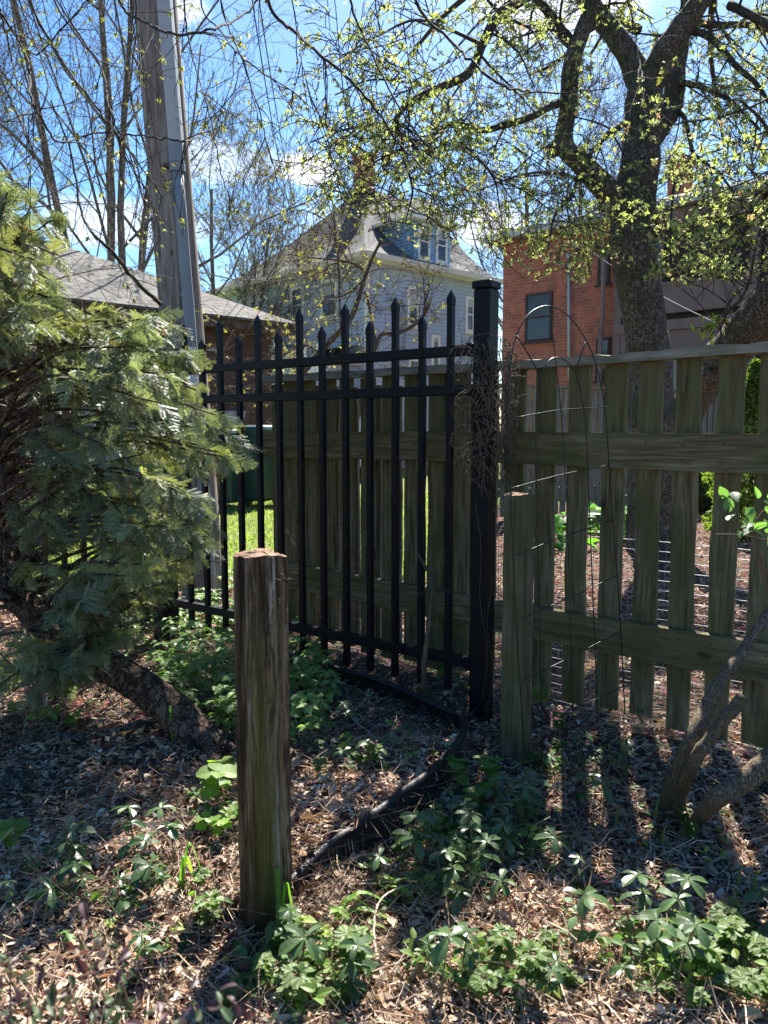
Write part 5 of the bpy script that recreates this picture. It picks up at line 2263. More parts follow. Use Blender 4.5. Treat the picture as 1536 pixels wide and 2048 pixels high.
def litter(n, y0, y1, pw, lo, hi, pal, name, curl=1.0, zoff=.012, tilt=.35, filt=None, label=None, shapeW=(.35, .75)):
    X, Y = scatter_xy(n, y0, y1, pw)
    if filt is not None:
        k = filt(X, Y)
        X, Y = X[k], Y[k]
    n = len(X)
    st = 3
    tt = np.linspace(0, 1, st + 1)
    Ls = R.uniform(lo, hi, n) * R.uniform(.7, 1.2, n)
    Wd = Ls * R.uniform(*shapeW, n)
    cu = R.uniform(-.9, 1.6, n) * curl / Ls * .5      # bend
    fo = R.uniform(-.7, 1.2, n) * curl
    prof = np.sin(np.pi * np.clip(tt * .88 + .07, 0, 1))
    loc = np.zeros((n, st + 1, 3, 3))
    for i, t_ in enumerate(tt):
        y_ = (t_ - .5) * Ls
        for j, sx in enumerate((-1, 0, 1)):
            wj = prof[i] * Wd / 2 * (1 + R.normal(0, .30, n))
            loc[:, i, j, 0] = sx * wj
            loc[:, i, j, 1] = y_ + R.normal(0, .06, n) * Ls
            loc[:, i, j, 2] = -cu * y_ * y_ * .6 + (fo * wj * .7 if sx else 0) + R.normal(0, .05, n) * Ls
    nd = np.stack([np.cos(h := R.uniform(0, 6.283, n)), np.sin(h), R.normal(0, tilt, n)], 1)
    Fm = frames(nd, R.normal(0, tilt * 1.5, n))
    V = np.einsum('nij,nabj->nabi', Fm, loc)
    pos = np.stack([X, Y, gz(X, Y) + zoff * R.random(n) + .004 + .12 * Ls], 1)
    V = V + pos[:, None, None, :]
    m_ = (st + 1) * 3
    F = []
    for i in range(st):
        a = i * 3
        F += [(a, a + 1, a + 4, a + 3), (a + 1, a + 2, a + 5, a + 4)]
    F = (np.array(F)[None] + (np.arange(n) * m_)[:, None, None]).reshape(-1, 4)
    pal = np.array(pal)
    pt = .5 + .28 * np.sin(X * 5.1 + 1.7 * np.sin(Y * 3.3)) + .22 * np.sin(Y * 7.7 - X * 3.1 + 2)
    C = pal[R.integers(0, len(pal), n)] * R.uniform(.6, 1.6, (n, 1)) * (.55 + .62 * pt)[:, None]
    mb = MB()
    mb.add(V.reshape(-1, 3), F, np.repeat(C, m_, axis=0))
    return mb.build(name, M_LITTER, kind='stuff', label=label)


PAL = [(.42, .31, .225), (.35, .25, .17), (.50, .39, .285), (.22, .14, .09), (.44, .32, .21), (.12, .075, .05), (.58, .49, .38), (.36, .21, .125)]
nolawn = lambda X, Y: ~((X < .8) & (Y > 6.4)) & (Y < 12.3)
litter(54000, 1.15, 6.2, 1.6, .007, .030, PAL, 'leaf_litter', 1.0, .02, .38, label='brown dead leaves and shreds covering the ground')
litter(650, 1.2, 5.5, 1.3, .028, .055, [(.30, .21, .15), (.36, .27, .20), (.26, .15, .10), (.33, .24, .13)], 'fallen_leaves', 1.3, .03, .3, label='larger curled dead leaves lying on the litter', shapeW=(.3, .6))
litter(24000, 4.5, 12.5, 1.0, .025, .07, [(.36, .23, .17), (.28, .17, .12), (.42, .30, .22), (.2, .11, .08)], 'mulch', .8, .02, .3, filt=nolawn, label='reddish brown mulch behind the picket fence', shapeW=(.2, .5))
litter(4500, 1.2, 5.8, 1.4, .022, .052, [(.28, .19, .125), (.36, .27, .19), (.17, .10, .065), (.42, .33, .24)], 'matted_leaves', 1.5, .022, .45, label='curled mid sized dead leaves matted into the litter', shapeW=(.22, .6))
# needles, stalks and fine shreds
X, Y = scatter_xy(24000, 1.15, 6.0, 1.6)
n = len(X)
h = R.uniform(0, 6.283, n)
Ls = R.uniform(.02, .11, n)
d = np.stack([np.cos(h), np.sin(h), R.normal(.05, .28, n)], 1)
p = np.stack([X, Y, gz(X, Y) + R.uniform(.006, .028, n)], 1)
q = p + d * Ls[:, None] * .5 + R.normal(0, .006, (n, 3))
e = p + d * Ls[:, None]
for arr in (q, e):
    arr[:, 2] = np.maximum(arr[:, 2], gz(arr[:, 0], arr[:, 1]) + .004)
pl = [(np.array([p[i], q[i], e[i]]), np.array([.0011, .0010, .0006]) * (1 + (i % 7 == 0) * .9)) for i in range(n)]
m = MB()
m.tubes(pl, 3, col=np.array([.33, .22, .155]))
m.C[-1] = np.repeat(np.array(PAL)[R.integers(0, 8, n)] * R.uniform(.7, 1.4, (n, 1)), 9, axis=0)
m.build('straw', M_LITTER, kind='stuff', label='dry stalks and needles strewn over the leaf litter')

# ================================================================= LAWN GRASS
n = 26000
X = R.uniform(-6.5, 1.0, n)
Y = 6.2 + 9 * R.random(n) ** 1.5
k = (X < .78) | (Y > 12.8)
X, Y = X[k], Y[k]
n = len(X)
bl = np.array([(-.5, 0, 0), (.5, 0, 0), (.35, .1, .6), (-.35, .1, .6), (0, .35, 1.0)])
blF = [np.array([(0, 1, 2, 3)]), np.array([(3, 2, 4)])]
a = R.uniform(0, 6.28, n)
RT = np.zeros((n, 3, 3))
RT[:, 0, 0] = np.cos(a)
RT[:, 1, 0] = np.sin(a)
RT[:, 0, 1] = -np.sin(a)
RT[:, 1, 1] = np.cos(a)
RT[:, 2, 2] = 1
hgt = R.uniform(.02, .07, n)
m = MB()
m.inst(bl, blF, np.stack([X, Y, gz(X, Y) - .005], 1), RT, np.stack([R.uniform(.008, .022, n), hgt, hgt], 1), np.where(R.random((n, 1)) < .3, np.array([[.30, .27, .13]]), np.array([[.19, .24, .065]])) * R.uniform(.6, 1.5, (n, 1)))
m.build('grass', M_MATTE, kind='stuff', label='bright sunlit lawn grass beyond the fences')

# ================================================================= GROUND COVER AND PLANTS
OVL = leaf_tmpl(1, .62, .25, .22, 4, lambda t_: math.sin(math.pi * min(1, t_ ** .8 * .94 + .03)))
OBO = leaf_tmpl(1, .60, .30, .30, 5, lambda t_: (.25 + .95 * t_) * (1 - max(0, (t_ - .62) / .38) ** 2.2) if t_ < 1 else .05)
ROUND = leaf_tmpl(1, 1.0, .18, .12, 5, lambda t_: math.sin(math.pi * (t_ * .93 + .05)) ** .55)


def lobed(seed, n=5):
    """flat lobed leaf: fan of toothed lobes"""
    r = np.random.default_rng(seed)
    V = [(0, .25, 0)]
    K = 34
    for i in range(K):
        a = -2.5 + 5.0 * i / (K - 1)
        rr = .36 + .26 * abs(math.cos(a * n / 2.0)) + .08 * math.sin(i * 2.9) + .05 * r.random()
        x, y = math.sin(a) * rr, .25 + math.cos(a) * rr
        V.append((x, y, -.22 * (x * x + (y - .25) ** 2) + .05 * math.sin(a * n)))
    F = [(0, i + 2, i + 1) for i in range(K - 1)]
    return np.array(V), np.array(F)


def stems_px(regions, n, seed):
    r = np.random.default_rng(seed)
    out = []
    tot = sum(w_ for *_, w_ in regions)
    for (cx, cy, rx, ry, w_) in regions:
        for _ in range(int(n * w_ / tot)):
            a, q = r.uniform(0, 6.28), r.random() ** .5
            out.append(G(cx + rx * q * math.cos(a), cy + ry * q * math.sin(a)))
    return np.array(out)


# light green ground elder patch: one uncountable mat
reg = [(400, 1330, 90, 110, 5), (350, 1410, 50, 60, 2), (620, 1400, 45, 80, 3), (430, 1250, 110, 25, 3), (240, 1290, 80, 40, 1.5), (600, 1480, 50, 40, 1), (470, 1440, 60, 50, 2.2), (120, 1440, 90, 40, .3), (420, 1190, 60, 15, 2.0), (560, 1290, 60, 25, 1)]
base = stems_px(reg, 560, 51)
R = np.random.default_rng(52)
m = MB()
stl = []
P_, D_, S_, C_ = [], [], [], []
for b in base:
    h_ = R.uniform(.06, .19)
    tp_ = b + np.array([R.normal(0, .02), R.normal(0, .02), h_])
    stl.append((np.array([b, (b + tp_) / 2 + R.normal(0, .004, 3), tp_]), np.array([.0012, .001, .0009])))
    nl = R.choice([3, 5, 5, 6])
    a0_ = R.uniform(0, 6.28)
    shade = R.uniform(.7, 1.3)
    L_ = R.uniform(.030, .055)
    for k in range(nl):
        a = a0_ + k * 6.283 / nl + R.normal(0, .15)
        P_.append(tp_ + np.array([math.cos(a), math.sin(a), 0]) * .006)
        D_.append((math.cos(a), math.sin(a), R.uniform(-.35, .25)))
        S_.append(L_ * R.uniform(.75, 1.15))
        C_.append(np.array([.20, .30, .10]) * shade * R.uniform(.85, 1.15))
m.inst(*OVL, np.array(P_), frames(np.array(D_), R.normal(0, .25, len(P_))), np.array(S_), np.array(C_), mi=0)
m.tubes(stl, 3, mi=1)
m.build('ground_cover', [M_MATTE, M_STEM], kind='stuff', label='light green leafy ground cover spreading under the iron fence')


# tiny mixed seedlings and runners through the litter
reg = [(970, 1690, 130, 110, 6), (860, 1780, 120, 70, 4), (620, 1960, 130, 80, 6), (1000, 1980, 220, 60, 3), (1420, 1950, 130, 90, 7), (1230, 1900, 120, 90, 2), (1150, 1560, 110, 60, 2), (330, 1880, 180, 90, 1.5), (1400, 1680, 130, 70, 1.5), (740, 1500, 120, 60, 1.5), (420, 1650, 50, 60, 1), (200, 1760, 180, 80, 1), (960, 1330, 70, 60, 1.5)]
base = [G(min(1534, q_[0]), min(2044, q_[1])) for q_ in []]
base = stems_px([(a_, min(b_, 1975), c_, min(d_, 70), e_) for a_, b_, c_, d_, e_ in reg], 620, 57)
m = MB()
stl, P_, D_, S_, C_ = [], [], [], [], []
for b in base:
    h_ = R.uniform(.012, .10)
    lean_ = R.normal(0, .03, 2)
    tp_ = b + np.array([lean_[0], lean_[1], h_])
    stl.append((np.array([b, (b + tp_) / 2 + R.normal(0, .005, 3), tp_]), np.array([.0012, .001, .0007])))
    nl = R.integers(2, 6)
    a0_ = R.uniform(0, 6.28)
    tone = np.array([(.15, .24, .05), (.075, .14, .04), (.22, .28, .06), (.10, .18, .07)])[R.integers(0, 4)] * R.uniform(.7, 1.3)
    L_ = R.uniform(.010, .034)
    for k in range(nl):
        a = a0_ + k * 6.283 / nl + R.normal(0, .3)
        P_.append(tp_ - Z3 * R.uniform(0, .4) * h_)
        D_.append((math.cos(a), math.sin(a), R.uniform(-.5, .7)))
        S_.append(L_ * R.uniform(.6, 1.3))
        C_.append(tone * R.uniform(.8, 1.2))
m.inst(*OVL, np.array(P_), frames(np.array(D_), R.normal(0, .4, len(P_))), np.array(S_), np.array(C_), mi=0)
m.tubes(stl, 3, mi=1)
m.build('seedlings', [M_MATTE, M_STEM], kind='stuff', label='tiny mixed green seedlings scattered through the leaf litter')


def whorl_mesh(name, seed, h_, L_, tiers=1, tmpl=OBO, col=(.055, .10, .032), mat=None, nleaf=7):
    r = np.random.default_rng(seed)
    bend = np.array([r.normal(0, .12) * h_, r.normal(0, .12) * h_, 0])
    sp2 = spline([(0, 0, -.01), (bend[0] * .4, bend[1] * .4, h_ * .55), (bend[0], bend[1], h_)], 7)
    P_, D_, S_, C_ = [], [], [], []
    for t_ in range(tiers):
        at = sp2[-1] if t_ == 0 else sp2[max(2, 6 - 2 * t_)]
        for k in range(nleaf):
            a = k * 6.283 / nleaf + t_ * .5 + r.normal(0, .18)
            P_.append(at + np.array([math.cos(a), math.sin(a), 0]) * .003)
            D_.append((math.cos(a), math.sin(a), r.uniform(-.15, .55) if k % 2 else r.uniform(-.4, .2)))
            S_.append(L_ * r.uniform(.7, 1.15) * (1 if k % 2 == 0 else .85))
            C_.append(np.array(col) * r.uniform(.75, 1.35))
    m = MB()
    m.inst(*tmpl, np.array(P_), frames(np.array(D_), r.normal(0, .2, len(P_))), np.array(S_), np.array(C_))
    return m, sp2


def make_plant(name, label, cat, group, loc, seed, h_, L_, **kw):
    stemmat = kw.pop('stemmat', M_STEM)
    sr = kw.pop('sr', .0018)
    m, sp2 = whorl_mesh(name, seed, h_, L_, **{k: v for k, v in kw.items() if k != 'mat'})
    T = thing(name, label, cat, (0, 0, 0), group)
    m.build('leaves', kw.get('mat') or M_GLOSS, T)
    s = MB()
    s.tube(sp2, sr, 5)
    s.build('stem', stemmat, T, smooth=True)
    return T


def place(proto, used, loc, rz, sc, label=None):
    o = proto if id(proto) not in used else copy_tree(proto)
    used.add(id(proto))
    o.location = tuple(float(v) for v in loc)
    o.rotation_euler = (0, 0, rz)
    o.scale = (sc, sc, sc)
    if label:
        o['label'] = label
    return o


USED = set()
R = np.random.default_rng(61)
protos = [make_plant('pachysandra', 'x', 'plant', 'glossy whorled ground cover plants', None, 100 + k, h_, .044, tiers=t_, nleaf=n_, mat=M_GLOSS)
          for k, (h_, t_, n_) in enumerate([(.13, 1, 6), (.17, 2, 6), (.10, 1, 7), (.14, 3, 5)])]
# base pixel of each plant and a rough place word
pach = {
    'glossy dark leaf whorl on a thin stem in the litter left of the nearest post': [(355, 1740), (155, 1800), (140, 1770), (270, 1790), (180, 1830), (250, 1850), (300, 1830), (330, 1800), (85, 1880), (30, 1830), (270, 1720), (235, 1820), (310, 1960)],
    'glossy dark leaf whorl growing between the nearest timber post and the black corner post': [(790, 1520), (765, 1540), (735, 1530), (690, 1560), (820, 1500), (700, 1480)],
    'glossy dark leaf whorl in the clump just right of the black lawn edging': [(1010, 1690), (1035, 1710), (980, 1680), (960, 1720), (1050, 1650), (935, 1650), (905, 1640), (1060, 1600), (900, 1740), (870, 1760), (830, 1790), (950, 1780), (980, 1830), (1000, 1760), (800, 1760), (770, 1790), (890, 1690), (925, 1700), (945, 1735), (1020, 1740), (1040, 1670), (875, 1800), (920, 1830), (1075, 1640), (985, 1640), (850, 1750)],
    'glossy dark leaf whorl in the striped fence shadow below the mossy pickets': [(1205, 1670), (1180, 1600), (1190, 1560), (1160, 1530), (1110, 1570), (1250, 1560), (1270, 1480)],
    'glossy dark leaf whorl among the weeds at the lower right': [(1300, 1880), (1325, 1900), (1260, 1930), (1240, 1980), (1350, 1990), (1310, 1980), (1150, 1790), (1510, 1850), (1440, 2000), (1160, 1900), (1370, 1930), (1090, 1760)],
    'glossy dark leaf whorl by the twigs at the bottom centre': [(840, 1940), (880, 2020), (1120, 1990), (1080, 2030), (920, 1990), (640, 1960), (600, 2000), (560, 1940), (690, 2010)],
}
for lab, lst in pach.items():
    for k, (x, y) in enumerate(lst):
        p = G(min(x, 1525), min(y, 2040))
        place(protos[R.integers(0, 4)], USED, p, R.uniform(0, 6.28), R.uniform(.55, 1.2), lab)

# round-leaved light green weeds left of the nearest post
USED2 = set()
rp = [make_plant('round_leaf_weed', 'x', 'plant', 'round leaved weeds beside the nearest post', None, 130 + k, h_, L_, tiers=2, nleaf=4, tmpl=ROUND, col=(.17, .27, .05), mat=M_MATTE) for k, (h_, L_) in enumerate([(.13, .055), (.08, .04)])]
for (x, y, k, s) in [(438, 1640, 0, 1.1), (455, 1600, 0, 1.0), (420, 1620, 1, 1.0), (440, 1690, 1, 1.0), (415, 1680, 1, .8), (465, 1660, 1, .8)]:
    place(rp[k], USED2, G(x, y), R.uniform(0, 6), s, 'light green round leaved weed in sun against the left side of the nearest post')
for lab, lst in {'round leaved green plant in the clump right of the black edging': [(940, 1640), (965, 1620), (985, 1600), (920, 1600)],
                 'round leaved green plant at the foot of the iron fence beside the corner post': [(915, 1330), (890, 1370), (930, 1390), (925, 1300), (1075, 1440), (1065, 1330)],
                 'round leaved green weed alone on the shaded litter at the left edge': [(20, 1740), (140, 1470), (35, 1440)]}.items():
    for (x, y) in lst:
        place(rp[R.integers(0, 2)], USED2, G(x, y), R.uniform(0, 6), R.uniform(.7, 1.1), lab)
# lobed weeds at lower right and bottom
USED3 = set()
lpz = [make_plant('lobed_weed', 'x', 'plant', 'lobed leaf weeds along the bottom', None, 150 + k, h_, L_, tiers=2, nleaf=5, tmpl=lobed(9 + k), col=(.10, .155, .035), mat=M_MATTE) for k, (h_, L_) in enumerate([(.10, .045), (.07, .036), (.13, .050)])]
for lab, lst in {'jagged lobed green weed in the thick patch at the lower right corner': [(1440, 1900), (1470, 1930), (1500, 1890), (1520, 1960), (1410, 1960), (1450, 2010), (1490, 2030), (1390, 2040), (1530, 2035), (1335, 2000), (1470, 1880), (1420, 1990)],
                 'jagged lobed green weed low on the litter at the bottom centre': [(1010, 1960), (960, 2020), (1090, 1910), (1140, 1980), (980, 1960), (1050, 2010)],
                 'jagged lobed green weed around the foot of the nearest post': [(556, 1925), (610, 1955), (535, 2000), (640, 2015), (590, 1895), (680, 2035), (500, 2025), (585, 2040), (470, 2040), (720, 1975)],
                 'jagged lobed green plant in the clump beside the black edging': [(830, 1700), (850, 1720), (870, 1690), (800, 1730), (900, 1700)],
                 'small lobed weed in a sun stripe under the mossy pickets': [(1380, 1670), (1370, 1690), (1110, 1520), (1120, 1480), (1500, 1590)],
                 'small lobed weed in sun halfway up the leaf bed': [(720, 1540), (680, 1360), (740, 1550), (300, 1310), (400, 1790), (415, 1880), (640, 1560)]}.items():
    for (x, y) in lst:
        place(lpz[R.integers(0, 3)], USED3, G(min(x, 1530), min(y, 2044)), R.uniform(0, 6), R.uniform(.5, 1.0), lab)


# strap leaved tufts
def strap_tuft(loc, blades, label, col=(.17, .30, .045), name='strap_leaf_plant', w_=.016):
    r = np.random.default_rng(int(abs(loc[0] * 1000)) + 5)
    T = thing(name, label, 'plant', loc)
    m = MB()
    for (dx, dy, h_) in blades:
        a = np.array(loc)
        e = a + np.array([dx, dy, h_ * .35])
        md = a + np.array([dx * .45, dy * .45, h_])
        c = spline([a, md, e], 12)
        t_ = np.gradient(c, axis=0)
        sd = np.cross(t_, (0, 0, 1.0))
        sd /= np.linalg.norm(sd, axis=1)[:, None] + 1e-9
        wv = w_ * np.sin(np.pi * np.clip(np.linspace(.12, 1, 12), 0, 1)) ** .6
        V = np.stack([c - sd * wv[:, None] / 2, c + Z3 * -.003, c + sd * wv[:, None] / 2], 1).reshape(-1, 3)
        F = []
        for i in range(11):
            F += [(i * 3, i * 3 + 1, i * 3 + 4, i * 3 + 3), (i * 3 + 1, i * 3 + 2, i * 3 + 5, i * 3 + 4)]
        m.add(V, F, np.array(col) * r.uniform(.8, 1.2))
    m.build('blades', M_MATTE, T, smooth=True)
    return T


strap_tuft(G(360, 1800), [(.05, .03, .14), (.02, .05, .10)], 'single upright bright green strap leaf left of the nearest post')
strap_tuft(G(660, 1850), [(.15, .05, .07), (.17, -.02, .05), (.10, .04, .06)], 'bright green arching strap leaves right of the nearest post')
strap_tuft(G(1110, 1550), [(-.16, .02, .07), (-.17, -.02, .06), (-.12, .05, .08), (.05, .04, .06)], 'dark green folded strap leaves at the foot of the mossy post', (.07, .15, .03), w_=.022)
strap_tuft(G(560, 1900), [(-.01, .02, .2), (.03, .03, .16), (.0, -.03, .13)], 'narrow upright green blades growing against the foot of the nearest post', (.12, .22, .04), w_=.012)
strap_tuft(G(345, 1500), [(-.01, .01, .17)], 'single thin green blade in front of the leaning cedar trunk', w_=.008)
# pointed shoots
for k, (x, y, h_) in enumerate([(1312, 1650, .10), (1325, 1705, .09), (1232, 1665, .10), (1476, 1790, .09), (1507, 1800, .09)]):
    p = G(x, y)
    T = thing('shoot', 'pale green pointed shoot poking out of the litter under the picket fence', 'plant', p, 'pointed shoots in the leaf bed')
    m = MB()
    m.tube(spline([p - Z3 * .01, p + Z3 * h_ * .5, p + Z3 * h_ + np.array([.008, 0, 0])], 8), [.003, .005, .006, .0055, .0045, .0035, .002, .0004], 7, col=np.array([.22, .26, .09]))
    m.build('spear', M_MATTE, T, smooth=True)

# hostas behind the fence
for (x, y, s, lab) in [(1130, 1100, 1.0, 'broad leaved bright green hosta clump behind the fence, left of the pair'), (1205, 1075, 1.15, 'broad leaved bright green hosta clump behind the fence close to the big tree'), (1262, 1085, .9, 'small bright green hosta clump touching the big tree trunk'), (1080, 1105, .8, 'low green hosta clump seen right of the mossy post')]:
    p = G(x, y)
    r = np.random.default_rng(x)
    T = thing('hosta', lab, 'plant', p)
    n = 46
    a = r.uniform(0, 6.28, n)
    ht = r.uniform(.05, .42, n) * s
    rd_ = r.uniform(.03, .24, n) * s
    pos = np.stack([p[0] + np.cos(a) * rd_, p[1] + np.sin(a) * rd_, p[2] + ht], 1)
    D_ = np.stack([np.cos(a), np.sin(a), r.uniform(-.7, .4, n)], 1)
    m = MB()
    m.inst(*OVL, pos, frames(D_, r.normal(0, .3, n)), r.uniform(.12, .2, n) * s, np.array([[.10, .24, .04]]) * r.uniform(.7, 1.4, (n, 1)))
    m.build('leaves', M_MATTE, T)
    m = MB()
    m.tubes([(np.array([p, (p + q) / 2, q]), np.full(3, .004)) for q in pos], 4)
    m.build('stems', M_STEM, T)

# small conical evergreen by the far fence and shrubs beyond
def leafy_shrub(px, Y, w_, h_, label, col, seed, n=2600, ls=.05, cone=True, name='evergreen_shrub', mat=None):
    b = P(px, 865, Y)
    b[2] = 0
    r = np.random.default_rng(seed)
    T = thing(name, label, 'shrub', b)
    m = MB()
    m.tube([b - Z3 * .05, b + Z3 * h_ * .5, b + Z3 * h_ * .95], [.035, .022, .004], 7)
    for _ in range(34):
        t_ = r.uniform(.1, .9)
        a = r.uniform(0, 6.28)
        q = b + Z3 * h_ * t_
        rad_ = w_ / 2 * (1 - t_ * .8 if cone else 1)
        m.tube([q, q + np.array([math.cos(a), math.sin(a), .7]) * rad_ * .9], [.008, .002], 4)
    m.build('stem', M_BARKCEDAR, T, smooth=True)
    t_ = r.random(n) ** (1.3 if cone else 1)
    rad_ = (w_ / 2) * (np.sin(np.pi * np.clip(t_ * .62 + .36, 0, 1)) if cone else np.sqrt(np.clip(1 - (t_ * 2 - 1) ** 2, 0, 1)) + .1) * r.uniform(.35, 1.05, n) * (1 + .15 * np.sin(t_ * 23))
    a = r.uniform(0, 6.28, n)
    pos = np.stack([b[0] + np.cos(a) * rad_, b[1] + np.sin(a) * rad_, t_ * h_ + .03], 1)
    D_ = np.stack([np.cos(a), np.sin(a), r.uniform(0, 1.6, n)], 1)
    m = MB()
    m.inst(*LEAFCLUMP, pos, frames(D_, r.uniform(0, 6, n)), r.uniform(.6, 1.4, n) * ls, np.array([col]) * r.uniform(.5, 1.5, (n, 1)))
    m.build('foliage', mat or M_MATTE, T)


leafy_shrub(1506, 8.6, .85, 1.95, 'yellowish green conical evergreen shrub in front of the far board fence', (.13, .17, .05), 71)
leafy_shrub(1560, 10.5, 1.6, 1.0, 'loose pale green shrub at the right end behind the picket fence', (.20, .22, .08), 72, 1500, .07, False, 'leafy_shrub')
leafy_shrub(1440, 12.0, 1.3, .8, 'low pale green shrub at the end of the mulch path', (.22, .24, .09), 73, 1100, .07, False, 'leafy_shrub')

# ================================================================= STICKS, LIMBS, VINES
def stick(name, label, cat, pts, rad, mat=M_STICK, k=8, n=None, rough=0.0, seed=0, side=0, stuffz=None):
    r = np.random.default_rng(seed + 1)
    pts = np.array(pts)
    n = n or 6 * len(pts)
    c = spline(pts, n)
    rr = np.interp(np.linspace(0, 1, n), np.linspace(0, 1, len(rad)), rad)
    c = c + r.normal(0, rough, c.shape)
    T = thing(name, label, cat, pts[0])
    m = MB()
    m.tube(c, rr * (1 + r.normal(0, .05, n)), k)
    if side:
        o_, t__ = {}, []
        for _ in range(side):
            i = r.integers(2, n - 1)
            grow_branch(o_, t__, c[i], unit(r.normal(0, 1, 3) + np.array([0, 0, .3])), r.uniform(.03, .14), .0013, 0, 1, r, CFG_O)
        for l in o_:
            m.tubes([(a, np.maximum(b, .0007)) for a, b in o_[l]], 4)
    m.build('stem', mat, T, smooth=True)
    return T


stick('dead_branch', 'thick leaning bare branch rising from the litter towards the right edge', 'branch', [G(1325, 1618) - Z3 * .03, P(1368, 1515, 2.16), P(1412, 1420, 2.2), P(1440, 1365, 2.22), P(1488, 1300, 2.28), P(1545, 1215, 2.35), P(1620, 1130, 2.4)], [.028, .024, .022, .020, .017, .014, .012], M_BARK3, 12, 40, .001, 3)
stick('dead_branch', 'short broken branch with rotten orange end crossing the leaning branch', 'branch', [G(1345, 1625) - Z3 * .02, P(1385, 1530, 2.12), P(1440, 1450, 2.10), P(1488, 1393, 2.10)], [.022, .019, .018, .018], M_BARK3, 12, 30, .0015, 5)
stick('dead_branch', 'bark covered limb curving up from the ground at the lower right edge', 'branch', [G(1378, 1640) - Z3 * .03, P(1430, 1600, 2.02), P(1480, 1570, 2.02), P(1540, 1520, 2.03), P(1640, 1450, 2.05)], [.020, .026, .029, .030, .030], M_BARK3, 14, 36, .001, 6)
stick('stick', 'pale peeling stick leaning against the iron fence bars', 'stick', [G(848, 1410), P(848, 1330, 3.25), P(858, 1250, 3.27), P(866, 1165, 3.3), P(848, 1130, 3.32), P(834, 1104, 3.34)], [.013, .012, .011, .010, .008, .004], M_BARK3, 8, 30, .0015, 7, 4)
stick('twig', 'long pale arching twig standing up at the bottom centre', 'twig', [G(782, 2046), P(765, 1960, 1.56), P(750, 1890, 1.66), P(750, 1830, 1.74), P(772, 1790, 1.80), P(826, 1764, 1.86)], [.0036, .0036, .0034, .003, .0026, .0018], m_plain('pale_twig', (.42, .34, .25), .8, .2, 30), 7, 40, .0008, 8)
stick('twig', 'orange brown bent twig beside the foot of the nearest post', 'twig', [G(400, 2000), P(432, 1930, 1.60), P(455, 1885, 1.62), P(500, 1868, 1.62), P(560, 1866, 1.64), P(588, 1880, 1.66)], [.0034, .003, .003, .0026, .002, .0012], M_STICK, 7, 30, .001, 9, 6)
stick('twig', 'pale straight twig lying on the litter at the lower left', 'twig', [G(190, 1965) + Z3 * .02, G(240, 1968) + Z3 * .035, G(300, 1995) + Z3 * .03], [.0035, .003, .0025], M_STICK, 6, 16, .001, 10)
stick('twig', 'long thin reddish twig lying across the litter at the lower left', 'twig', [G(40, 1985) + Z3 * .02, G(140, 1925) + Z3 * .02, G(215, 1878) + Z3 * .03], [.0028, .0026, .002], M_STICK, 6, 16, .001, 12)
stick('dead_log', 'dark mossy log lying at the left edge of the litter', 'log', [G(-90, 1640) + Z3 * .01, G(0, 1590) + Z3 * .02, G(62, 1560) + Z3 * .01], [.045, .04, .03], M_BARK, 14, 20, .001, 13)
stick('dead_branch', 'dark thin fallen branch lying across the shaded litter left of the cedar foot', 'branch', [G(-60, 1500) + Z3 * .02, G(80, 1488) + Z3 * .03, G(190, 1482) + Z3 * .02, G(290, 1462) + Z3 * .04, G(350, 1450) + Z3 * .03], [.014, .016, .013, .014, .010], M_BARK, 9, 34, .002, 14, 8)
stick('twig', 'dry twigs sticking up at the left edge of the litter', 'twig', [G(5, 1640), P(30, 1600, 2.4), P(52, 1560, 2.45), P(56, 1530, 2.47)], [.003, .0026, .002, .001], M_STICK, 6, 20, .001, 15, 6)
stick('twig', 'thin curved twig lying against the black edging beside the mossy post', 'twig', [G(915, 1580) + Z3 * .02, P(905, 1535, 2.72), P(922, 1500, 2.78), P(925, 1470, 2.82), P(920, 1440, 2.9)], [.0028, .0026, .0026, .002, .0015], M_STICK, 6, 24, .001, 16, 5)
stick('twig', 'thin dry twig arching over the black edging in the middle', 'twig', [G(790, 1700), P(830, 1620, 2.2), P(858, 1565, 2.4), P(868, 1510, 2.5)], [.0022, .002, .0018, .001], M_STICK, 6, 24, .001, 17, 5)

R = np.random.default_rng(91)
# tangle of dry stems on the leaf bed (uncountable)
pl = []
spots = [(880, 1430, 70, 60, 70), (600, 1930, 90, 60, 60), (520, 1900, 60, 60, 50), (660, 1760, 70, 60, 50), (920, 1500, 60, 80, 40), (1200, 1850, 200, 120, 60), (760, 1650, 120, 60, 50), (300, 1850, 200, 120, 50), (150, 1600, 150, 90, 50), (1000, 1900, 200, 120, 50), (700, 1400, 100, 40, 40)]
for (cx, cy, rx, ry, n) in spots:
    for _ in range(int(n * 1.7)):
        p = G(cx + R.normal(0, rx * .6), min(2046, cy + R.normal(0, ry * .6)))
        L = R.uniform(.06, .28)
        a = R.uniform(0, 6.28)
        d = np.array([math.cos(a), math.sin(a), R.uniform(.0, .7)])
        c = [p, p + d * L * .5 + R.normal(0, .014, 3), p + d * L + R.normal(0, .02, 3) - Z3 * R.uniform(0, .06)]
        c = spline(c, 7)
        c[:, 2] = np.maximum(c[:, 2], gz(c[:, 0], c[:, 1]) + .003)
        pl.append((c, np.linspace(R.uniform(.0008, .0024), .0005, 7)))
m = MB()
m.tubes(pl, 4)
m.build('dry_vines', M_STICK, kind='stuff', label='tangled thin dry vine stems over the leaf litter')

